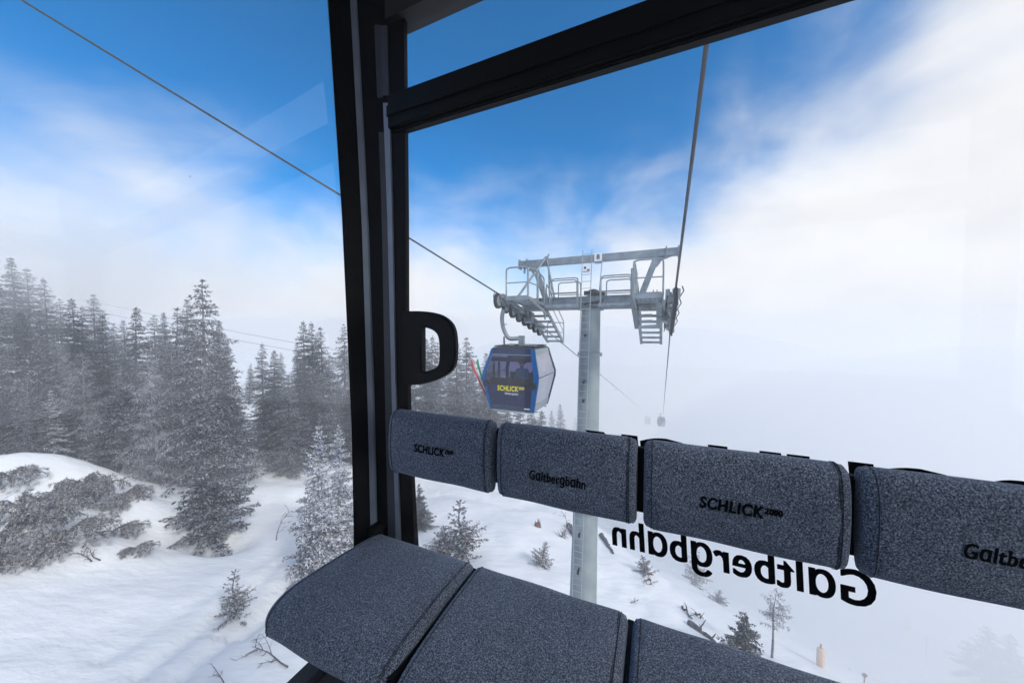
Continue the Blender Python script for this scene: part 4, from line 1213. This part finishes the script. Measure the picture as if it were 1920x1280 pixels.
PR = {
 'a': tree_proto("spruce", M['spruce'], M['bark'], seed=1, h=15, rad=2.7, whorls=68, shape=.85),
 'b': tree_proto("spruce", M['spruce'], M['bark'], seed=2, h=15, rad=3.0, whorls=66, shape=.8, sparse=.12, droop=.45),
 'c': tree_proto("spruce", M['spruce_dark'], M['bark'], seed=3, h=15, rad=2.6, whorls=66, per=7, droop=.5, shape=.85),
 'd': tree_proto("spruce", M['spruce'], M['barkpale'], seed=4, h=15, rad=2.8, whorls=64, per=6, sparse=.2, droop=.4, lift=.05, shape=.75, hang=.45),
 'w': tree_proto("spruce", M['spruce_white'], M['barkpale'], seed=5, h=8, rad=1.75, whorls=34, per=7, step=.10, tl=.42, bl=.17, bw=.034, droop=.4, shape=.85),
 'y': tree_proto("spruce", M['spruce'], M['bark'], seed=6, h=7, rad=1.9, whorls=30, per=7, step=.10, tl=.42, bl=.17, bw=.034, droop=.30, lift=.22, shape=.95),
 's': tree_proto("spruce", M['mugo'], M['bark'], seed=7, h=3, rad=.85, whorls=16, per=6, step=.07, tl=.24, bl=.13, bw=.024, droop=.1, lift=.45, shape=.9, sub=2, sparse=.1),
 'f': tree_proto("spruce", M['spruce_dark'], M['bark'], seed=8, h=3, rad=1.0, whorls=20, per=6, step=.06, tl=.26, bl=.12, bw=.018, droop=.55, lift=.1, shape=.75, sub=3, start=.16),
 'l': tree_proto("larch", M['larch'], M['barkpale'], seed=9, h=12, rad=2.6, whorls=34, per=6, step=.13, tl=.8, bl=.32, bw=.013, droop=.35, lift=.45, hang=.9, shape=.6, sub=4, sparse=.1),
 'p': tree_proto("larch", M['larch'], M['barkpale'], seed=10, h=4, rad=.9, whorls=14, per=5, step=.09, tl=.35, bl=.16, bw=.012, droop=.5, lift=.3, start=.55, shape=.35, hang=.6, sparse=.3),
}
NAMES = {'l': 'larch_tree', 'p': 'pine_tree'}
rt = random.Random(11)

def tree(kind, base, top, label, group=None, d=None, wf=1.0, lean=0.0, leandir=0.0, sink=.25):
    """base and top are photo positions; the base is dropped on the snow (or to depth d where it is hidden)"""
    if d is None:
        p = ground(*base); r_ = ray(*base); dd = p.length / r_.length
    else:
        q = at(base[0], base[1], d); p = Vector((q.x, q.y, float(height(q.x, q.y)))); dd = d
    zt = at(top[0], top[1], dd).z
    hgt = max(.4, zt - p.z + sink)
    cr, tr, h0 = PR[kind]; s_ = hgt / h0
    e = empty(NAMES.get(kind, 'spruce_tree'), (p.x, p.y, p.z - sink))
    dx = at(top[0], top[1], dd).x - p.x
    e.rotation_euler = (0, 0, 0)
    rz = rt.uniform(0, 6.28)
    q = Matrix.Rotation(math.atan2(dx, hgt) if abs(dx) > .02 * hgt else 0, 4, 'Y') @ Matrix.Rotation(lean, 4, 'X') @ Matrix.Rotation(rz, 4, 'Z')
    e.rotation_euler = q.to_euler()
    e.scale = (s_ * wf, s_ * wf, s_)
    for nm, me in (("trunk", tr), ("crown", cr)):
        o = bpy.data.objects.new(nm, me); S.collection.objects.link(o); o.parent = e
    tag(e, label, "tree", group)

    return e
GF = "trees at the edge of the forest on the left"
# singled out trees, photo pixels (base, top)
tree('d', (392, 935), (385, 522), "tallest spruce right of the forest, thin rimed top against the white sky", GF, d=27, wf=1.15)
tree('b', (330, 930), (345, 575), "frosted spruce standing just left of the tallest spruce", GF, d=30)
tree('l', (305, 925), (285, 655), "pale rimed larch with feathery hanging twigs in front of the forest", GF, d=25, wf=1.1)
tree('y', (400, 1005), (402, 745), "full grey green spruce with low branches beside the hollow in the snow", GF, wf=1.08)
tree('a', (448, 930), (432, 640), "grey spruce between the full spruce and the gap in the forest", GF, d=30, wf=1.0)
tree('c', (262, 900), (268, 575), "spruce with a dark flat top left of the larch", GF, d=29, wf=1.05)
tree('y', (225, 905), (232, 690), "rimed spruce with dark gaps left of the feathery larch", GF, d=27)
tree('w', (143, 895), (140, 825), "small whitish bush-like spruce behind the rounded snow drift", GF, d=27, wf=1.3)
tree('a', (498, 900), (500, 643), "spruce with a pointed top right of the gap, left of three close tops", GF, d=38, wf=1.05)
tree('c', (520, 910), (524, 655), "dark lower spruce leaning on the three close tops", GF, d=36, wf=1.15)
tree('b', (470, 880), (476, 680), "small faint spruce in the gap of the forest", GF, d=55)
tree('c', (575, 905), (573, 601), "left one of three close pointed spruce tops before the black post", GF, d=37)
tree('a', (590, 905), (590, 604), "middle one of three close pointed spruce tops before the black post", GF, d=38)
tree('b', (612, 890), (606, 612), "right one of three close pointed spruce tops before the black post", GF, d=39)
tree('b', (545, 915), (548, 700), "broad grey spruce below the three close pointed tops", GF, d=34, wf=1.3)
tree('d', (648, 800), (646, 606), "slim spruce at the left edge of the black post", GF, d=50)
tree('c', (655, 812), (655, 728), "small dark spruce beside the snow patch at the black post", GF, d=40, wf=1.3)
tree('w', (592, 1085), (604, 792), "large heavily rimed white grey spruce above the first seat pad", GF, wf=1.0)
tree('w', (640, 1075), (636, 796), "second rimed spruce grown together with the white grey one at the post", GF, d=19.5, wf=.95)
tree('s', (438, 1158), (444, 1066), "small leaning fir alone on the open snow", None, wf=1.25)
tree('s', (400, 1012), (425, 955), "low bush-like fir under the full spruce", GF, d=21, wf=1.6)
tree('y', (790, 990), (786, 905), "grey spruce cut by the right edge of the black post, below the first backrest pad", None, wf=1.25)
tree('s', (868, 1048), (864, 936), "dark tufted mountain pine right of the black post, taller of the two below the backrest", None, wf=1.55)
tree('s', (832, 1040), (832, 985), "low half buried mountain pine left of the taller tufted one", None, wf=2.2)
tree('s', (1012, 1058), (1024, 1014), "small snow-bent pine left of the tower foot", None, wf=1.7)
tree('s', (1050, 1005), (1072, 975), "tiny pine sticking out of the snow left of the pylon", None, wf=1.1)
tree('f', (1398, 1252), (1393, 1146), "dark young spruce above the third seat pad", None, wf=1.3)
tree('p', (1447, 1232), (1452, 1104), "thin faint larch with a bent top right of the dark young spruce", None, wf=1.1)
tree('s', (1302, 1098), (1305, 1030), "faint foggy spruce behind the mirrored lettering", None, wf=1.4)
tree('s', (1212, 1075), (1203, 1040), "tufted pine at the lip of the slope below the mirrored letters", None, wf=1.8)
tree('s', (1345, 1128), (1350, 1105), "low faint shrub-like pine on the slope edge under the lettering", None, wf=2.2)
# behind the grab handle and the hanging gondola
GB = "spruces behind the grab handle and the hanging gondola"
for kind, bx, tx, ty, dd, lab in (
    ('c', 800, 799, 634, 50, "leftmost spruce top seen through the grab handle"),
    ('a', 812, 811, 630, 52, "second spruce top seen through the grab handle"),
    ('d', 822, 823, 640, 48, "rightmost spruce top seen through the grab handle"),
    ('a', 858, 858, 642, 50, "spruce whose top shows just right of the grab handle"),
    ('b', 875, 875, 631, 52, "tall thin spruce top between the grab handle and the red ski"),
    ('c', 843, 842, 690, 56, "dark spruce below the grab handle"),
    ('c', 888, 888, 690, 56, "dark broad spruce behind the skis of the hanging gondola"),
    ('b', 915, 914, 700, 52, "grey spruce hidden behind the hanging gondola"),
    ('a', 906, 912, 660, 60, "spruce top just left of the roof of the hanging gondola")):
    tree(kind, (bx, 800), (tx, ty), lab, GB, d=dd, wf=1.15)
tree('w', (803, 800), (806, 718), "bright rimed spruce under the grab handle beside a snow patch", GB, d=52, wf=1.2)
for bx, ty, dd in ((838, 772, 66), (868, 775, 66), (930, 745, 60), (952, 752, 60), (975, 758, 62), (998, 765, 64), (1015, 770, 66), (868, 735, 58)):
    tree('y' if bx % 2 else 'b', (bx, 800), (bx, ty), "rimed young spruce low behind the backrest pads under the hanging gondola", "rimed young spruces under the gondola", d=dd, wf=1.5)
for bx, ty, dd, lab in ((1050, 757, 85, "faint pointed spruce left of the pylon just above the backrest"), (1034, 769, 88, "fainter narrow spruce between the gondola and the pylon"), (1078, 782, 105, "ghostly spruce right against the left side of the pylon")):
    tree('a', (bx, 812), (bx, ty), lab, GB, d=dd, wf=1.0)
# ghost trees low right
for bx, by, tx, ty, dd, lab in ((1850, 1275, 1846, 1172, 27, "ghostly spruce in fog at the lower right edge"), (1895, 1278, 1890, 1186, 27, "rightmost ghostly spruce in fog at the lower edge"), (1812, 1278, 1815, 1215, 29, "smallest of the ghostly spruces in fog low on the right")):
    tree('f', (bx, by), (tx, ty), lab, "spruces fading in the fog low right", d=dd, wf=1.2)
# the dense forest on the left
GL = "dense spruce forest at the left edge"
LF = [(12, 520, 30), (42, 484, 36), (70, 505, 38), (100, 524, 36), (128, 560, 38), (150, 560, 32), (168, 575, 35), (190, 552, 40), (205, 590, 33), (-25, 500, 31), (-60, 520, 30), (-5, 560, 27), (55, 585, 29), (88, 600, 28), (120, 640, 29), (28, 640, 27), (165, 660, 28), (195, 680, 30), (225, 605, 36), (243, 600, 40), (300, 590, 38), (318, 585, 42), (362, 560, 36), (330, 640, 28), (365, 690, 27), (420, 600, 38), (60, 700, 25), (100, 730, 26), (15, 740, 25), (140, 740, 27), (185, 760, 27), (-30, 650, 26), (-90, 560, 33), (-120, 600, 28), (432, 715, 31)]
for i, (x, y, dd) in enumerate(LF):
    tree('acbadcab'[i % 8] if dd > 29 else 'lydwcyld'[i % 8], (x, 900), (x + rt.uniform(-4, 4), y), "frosted grey spruce crowded among others in the dense forest on the left", GL, d=dd, wf=rt.uniform(.95, 1.25))
for i, (x, y, dd) in enumerate([(620, 660, 60), (635, 700, 58), (560, 640, 62), (530, 660, 64), (590, 700, 48), (770, 660, 55), (745, 655, 52), (715, 650, 50), (690, 640, 52), (670, 620, 56)]):
    tree('bacd'[i % 4], (x, 800), (x, y), "frosted grey spruce among the trees standing behind the black corner post", "spruces behind the corner post", d=dd, wf=1.1)

# ------------------------------------------------------------------ mountain pine and dead wood on the drift
def pine_bush(seed, r, hgt, nb, m, spread=6.28, az=0.0, tuft=.11, dens=1.0, back=.0):
    """creeping pine: arching limbs with dense tufts hanging over the snow"""
    rng = np.random.RandomState(seed); V = []; tm = MB()
    for i in range(nb):
        a = az + (rng.rand() - .5) * spread; L_ = r * rng.uniform(.55, 1.05); hh = hgt * rng.uniform(.55, 1.1)
        d = np.array([math.cos(a), math.sin(a), 0]); pr = np.array([-d[1], d[0], 0]); bend = rng.normal(0, .25)
        s_ = np.linspace(0, 1, 7)
        P = d[None] * (L_ * s_)[:, None] + pr[None] * (bend * L_ * s_ ** 2)[:, None]
        P[:, 2] = hh * np.sin(np.pi * (s_ * .86)) - .25 * hh * s_ ** 3
        tm.tube([tuple(p) for p in P], [.05 * (1 - .8 * q) for q in s_], 5, cap=False)
        # twigs leave the limb and hang, each ends in bottle-brush tufts
        for q in range(int(9 * dens)):
            s0 = rng.uniform(.25, 1.0); i0 = min(5, int(s0 * 6)); fr = s0 * 6 - i0
            c = P[i0] * (1 - fr) + P[min(6, i0 + 1)] * fr
            tv = d * rng.uniform(.1, .8) + pr * rng.normal(0, .8); tv[2] = rng.uniform(-.7, .15); tv = tv / np.linalg.norm(tv) * rng.uniform(.25, .6)
            e1 = c + tv * .55; e2 = c + tv + np.array([0, 0, -.12])
            tm.tube([tuple(c), tuple(e1), tuple(e2)], [.016, .011, .006], 4, cap=False)
            n = 46; f = rng.rand(n)
            C = np.where(f[:, None] < .5, c + (e1 - c) * (f[:, None] * 2), e1 + (e2 - e1) * (f[:, None] * 2 - 1)) + rng.normal(0, .012, (n, 3))
            ax_ = tv / np.linalg.norm(tv)
            V.append(blades(C, ax_[None] * .7 + rng.normal(0, .6, (n, 3)), tuft * 1.5 * rng.uniform(.7, 1.3, n), np.full(n, tuft * .12), rng))
            n2 = 26; V.append(blades(np.tile(e2, (n2, 1)) + rng.normal(0, .02, (n2, 3)), ax_[None] * .6 + rng.normal(0, .7, (n2, 3)), tuft * 1.5 * rng.uniform(.7, 1.3, n2), np.full(n2, tuft * .13), rng))
    me = mesh_quads("pine_foliage", np.vstack(V), m)
    tme = bpy.data.meshes.new("limbs"); tme.from_pydata(tm.v, [], tm.f); tme.update(); tme.materials.append(M['bark'])
    return me, tme
BU = {0: pine_bush(21, 2.3, 1.0, 13, M['mugo'], dens=1.15), 1: pine_bush(22, 2.0, .9, 10, M['mugo'], spread=3.8, dens=1.15), 2: pine_bush(23, 1.5, .6, 7, M['mugo'], spread=2.6, dens=1.15)}
def bush(k, px, py, s_, rz, label, sz=1.0, tilt=0.0, lift=.05, group="creeping mountain pines on the snow drift"):
    p = ground(px, py); e = empty("mountain_pine", (p.x, p.y, p.z + lift))
    e.rotation_euler = (tilt, 0, rz); e.scale = (s_, s_, s_ * sz * 1.15)
    for nm, me in (("limbs", BU[k][1]), ("foliage", BU[k][0])):
        o = bpy.data.objects.new(nm, me); S.collection.objects.link(o); o.parent = e
    return tag(e, label, "mountain pine", group)
bush(1, 180, 938, .95, R(-75), "rimed mountain pine arching over the highest part of the drift", sz=1.3, lift=.3)
bush(0, 130, 945, .75, R(200), "rimed mountain pine in the middle of the drift edge", lift=.1)
bush(2, 225, 938, .9, R(-20), "mountain pine branch hanging at the right end of the drift")
bush(0, 45, 975, .8, R(120), "dark mountain pine at the upper left of the drift", lift=.2)
bush(1, 95, 985, .8, R(-40), "mountain pine tangle in the centre left above two snow hollows", lift=.2)
bush(2, 120, 1010, 1.1, R(-30), "flat mountain pine branch spreading right above the open snow")
bush(1, 5, 1030, .9, R(-80), "mountain pine at the left edge below the drift")
bush(2, 30, 1045, .8, R(-70), "small mountain pine below the left hollow", lift=.1)
bush(0, 150, 925, .55, R(20), "rounded rimed pine mound under the crest of the drift", sz=1.7, lift=.1)
bush(2, 210, 1000, .9, R(-45), "uprooted greyish mountain pine lying right of the drift", sz=.7)
bush(2, 255, 1030, .6, R(-60), "small end of the mountain pine lying on the open snow", sz=.8)
bush(2, 20, 905, 1.0, R(-60), "mountain pine branch above the drift at the left edge", lift=.3)

def twigs(seed, n=12, L_=1.0, r=.02, depth=2, up=1.0, spread=.8, curve=.2):
    rng = random.Random(seed); mb = MB()
    def grow(p, d, l, r_, dep):
        pts = [p]; dd = d.copy()
        for i in range(5):
            dd = (dd + Vector((rng.gauss(0, curve), rng.gauss(0, curve), rng.gauss(0, curve)))).normalized(); pts.append(pts[-1] + dd * l / 5)
        mb.tube(pts, [r_ * (1 - .15 * i) for i in range(6)], 5)
        if dep > 0:
            for k in range(n if dep == depth else 4):
                i = rng.randint(1, 4); q = pts[i] + (pts[i + 1] - pts[i]) * rng.random()
                sd = dd.cross(Vector((rng.gauss(0, 1), rng.gauss(0, 1), rng.gauss(0, 1)))).normalized()
                grow(q, (dd * .7 + sd * spread).normalized(), l * rng.uniform(.25, .5), r_ * .5, dep - 1)
    grow(Vector((0, 0, 0)), Vector((0, 0, 1)) if up else Vector((1, 0, .06)).normalized(), L_, r, depth)
    return mb
def deadwood(name, px, py, mb, rot, sc, label, cat, m, lift=0.0):
    p = ground(px, py); o = mb.build(name, m, None, smooth='all'); o.location = (p.x, p.y, p.z + lift); o.rotation_euler = rot; o.scale = (sc,) * 3
    return tag(o, label, cat)
deadwood("bare_shrub", 518, 1012, twigs(31, 9, 1.5, .02), (0, 0, 0), 1.3, "thin bare shrub left of the large rimed spruce", "shrub", M['twig'])
deadwood("fallen_branch", 540, 1252, twigs(32, 12, 1.9, .03, up=0, spread=.9, curve=.08), (0, R(-3), R(158)), .95, "larger bare branch lying on the snow below the first seat pad", "branch", M['twig'], .05)
deadwood("fallen_branch", 562, 1222, twigs(33, 9, 1.2, .02, up=0, spread=.9, curve=.08), (0, R(-3), R(150)), .8, "smaller bare branch behind the larger one at the seat pad", "branch", M['twig'], .05)
deadwood("fallen_branch", 420, 1282, twigs(34, 6, 1.0, .02, up=0, spread=.9, curve=.08), (0, R(-3), R(150)), .8, "bare branch tip at the bottom edge of the photo", "branch", M['twig'], .05)
deadwood("fallen_branch", 172, 1052, twigs(35, 8, .8, .035, up=1, spread=.8), (R(20), R(20), 0), 1.0, "left one of two dark stubby twigs on the open snow below the drift", "branch", M['twig'])
deadwood("fallen_branch", 188, 1050, twigs(36, 6, .7, .035, up=1, spread=.9), (R(30), R(-20), 1), 1.0, "right one of two dark stubby twigs on the open snow below the drift", "branch", M['twig'])
deadwood("bare_shrub", 1062, 985, twigs(37, 7, 1.1, .022), (0, R(10), 0), 1.2, "bare shrub rising beside the root left of the pylon", "shrub", M['twig'])
deadwood("curved_branch", 1215, 1085, twigs(38, 6, 1.6, .035, curve=.35), (R(40), R(30), 0), 1.1, "arched bare branches below the mirrored letters", "branch", M['twig'])
deadwood("fallen_branch", 1183, 1131, twigs(39, 5, .6, .03, up=0), (0, 0, R(10)), .8, "small dark twig lying on the snow right of the pylon", "branch", M['twig'], .05)
# logs
def log_between(a, b_, r, label, name="fallen_log", mt='bark', lift=.08, seed=1):
    p, q = ground(*a) + Z * lift, ground(*b_) + Z * lift; d = q - p; rng = random.Random(seed); mb = MB()
    pts = [p + d * k / 6 + Vector((rng.gauss(0, .03), rng.gauss(0, .03), rng.gauss(0, .03))) * 1.2 for k in range(7)]
    mb.tube(pts, [r * (1 - .09 * k) * rng.uniform(.85, 1.15) for k in range(7)], 8)
    o = mb.build(name, M[mt], None, smooth='all')
    for k in range(4):
        b0 = pts[rng.randint(1, 5)]; s2 = MB(); e = b0 + Vector((rng.gauss(0, .25), rng.gauss(0, .2), rng.uniform(.15, .5)))
        s2.tube([b0, (b0 + e) / 2 + Vector((.05, 0, .03)), e], [r * .3, r * .22, r * .08], 5); s2.build("limb", M['twig'], o)
    return tag(o, label, "log")
log_between((1292, 1170), (1340, 1205), .13, "dark fallen log with stubs on the snow above the third seat pad", seed=4)
log_between((1280, 1138), (1300, 1165), .06, "thin faint branch behind the dark fallen log", mt='twig', seed=5)
log_between((1303, 1150), (1318, 1162), .05, "short faint stick right of the thin branch near the fallen log", mt='twig', seed=6)
log_between((1128, 1005), (1150, 1038), .20, "rough root-like log at the right side of the pylon", mt='bark', seed=7)
log_between((1066, 988), (1078, 1008), .24, "thick dark root left of the pylon", name="tree_root", seed=8)
# splintered stump
p = ground(1008, 987); mb = MB(); rng = random.Random(2)
for k in range(9):
    a = 6.283 * k / 9; c = Vector((math.cos(a) * .17, math.sin(a) * .17, 0)); hh = rng.uniform(.25, .75)
    mb.add([p + c * 1.3 + Vector((-.07, 0, -.1)), p + c * 1.3 + Vector((.07, 0, -.1)), p + c * 1.2 + Vector((0, .08, -.1)), p + c * .8 + Vector((rng.gauss(0, .04), 0, hh))], [(0, 1, 3), (1, 2, 3), (2, 0, 3), (0, 2, 1)])
mb.tube([p - Z * .1, p + Z * .28], [.22, .17], 9)
tag(mb.build("tree_stump", M['redwood']), "splintered red brown tree stump on the open snow", "stump")
# orange padding and poles on the piste down right
def pad_post(px, py, hp, lab):
    p = ground(px, py); dd = p.length / ray(px, py).length; h_ = hp / F * dd
    e = empty("padded_post", p); tag(e, lab, "padded post", "orange padded posts in the fog")
    mb = MB(); mb.lathe(p, Z, [(h_ * .17, -.2), (h_ * .18, .02), (h_ * .18, h_ * .9), (h_ * .15, h_)], 12); mb.build("padding", M['orange'], e, smooth=True)
    mb = MB(); mb.tube([p - Z * .3, p + Z * h_ * 1.25], .03, 6); mb.build("post", M['pole'], e)
pad_post(1538, 1248, 34, "orange padded post fading in the fog right of the thin larch")
pad_post(1702, 1182, 22, "fainter orange padding deep in the fog on the right")
for px, py, hp, lab in ((1736, 1228, 34, "thin marker pole deep in the fog near the right edge"), (1620, 1290, 26, "thin marker pole at the bottom edge below the backrest pads")):
    p = ground(px, py); dd = p.length / ray(px, py).length; h_ = hp / F * dd; mb = MB(); mb.tube([p - Z * .2, p + Z * h_], .025, 6); mb.lathe(p + Z * h_, NV, [(.09, -.01), (.09, .01)], 12)
    tag(mb.build("marker_pole", M['pole']), lab, "pole", "marker poles in the fog")

# ------------------------------------------------------------------ air
def volume(name, density, col, aniso=.2):
    m = bpy.data.materials.new(name); m.use_nodes = True; t = m.node_tree; t.nodes.clear()
    o = t.nodes.new("ShaderNodeOutputMaterial"); v = t.nodes.new("ShaderNodeVolumePrincipled")
    v.inputs["Density"].default_value = density; v.inputs["Color"].default_value = (*col, 1); v.inputs["Anisotropy"].default_value = aniso
    t.links.new(v.outputs[0], o.inputs["Volume"]); return m
mb = MB()
gverts = bpy.data.objects["ground"].data; zc = np.empty(len(gverts.vertices) * 3, np.float32); gverts.vertices.foreach_get("co", zc)
zmin = float(zc.reshape(-1, 3)[:, 2].min())
x0, x1, y0, y1, z0, z1 = -440, 440, -440, 440, zmin - 1.0, 9.5
mb.box(Vector(((x0 + x1) / 2, (y0 + y1) / 2, (z0 + z1) / 2)), Vector(((x1 - x0) / 2, 0, 0)), Vector((0, (y1 - y0) / 2, 0)), Vector((0, 0, (z1 - z0) / 2)))
hz = mb.build("haze", volume("haze air", HAZE, (.99, .99, .99)))
tag(hz, kind="stuff")

def ellipsoid(name, c, r, dens, label=None):
    mb = MB(); n, k = 20, 32; vs = []
    c = Vector(c)
    for i in range(n + 1):
        ph = math.pi * i / n
        for j in range(k):
            a = 2 * math.pi * j / k; w_ = 1 + .10 * math.sin(3 * a + 2 * ph) * math.sin(ph)
            vs.append(c + Vector((math.cos(a) * math.sin(ph) * r[0] * w_, math.sin(a) * math.sin(ph) * r[1] * w_, math.cos(ph) * r[2])))
    mb.add(vs, [(i * k + j, (i + 1) * k + j, (i + 1) * k + (j + 1) % k, i * k + (j + 1) % k) for i in range(n) for j in range(k)])
    o = mb.build(name, volume("fog " + name, dens, (.99, .99, .99)), smooth='all'); return tag(o, kind="stuff")
ellipsoid("fog_bank", (46, 25, -23), (40, 32, 22), .06)
ellipsoid("fog_bank", (55, 152, -48), (125, 88, 50), .04)
ellipsoid("fog_bank", (-50, 37, 8), (28, 13, 8), .013)
ellipsoid("fog_bank", (-58, 38, 7), (20, 10, 6), .018)
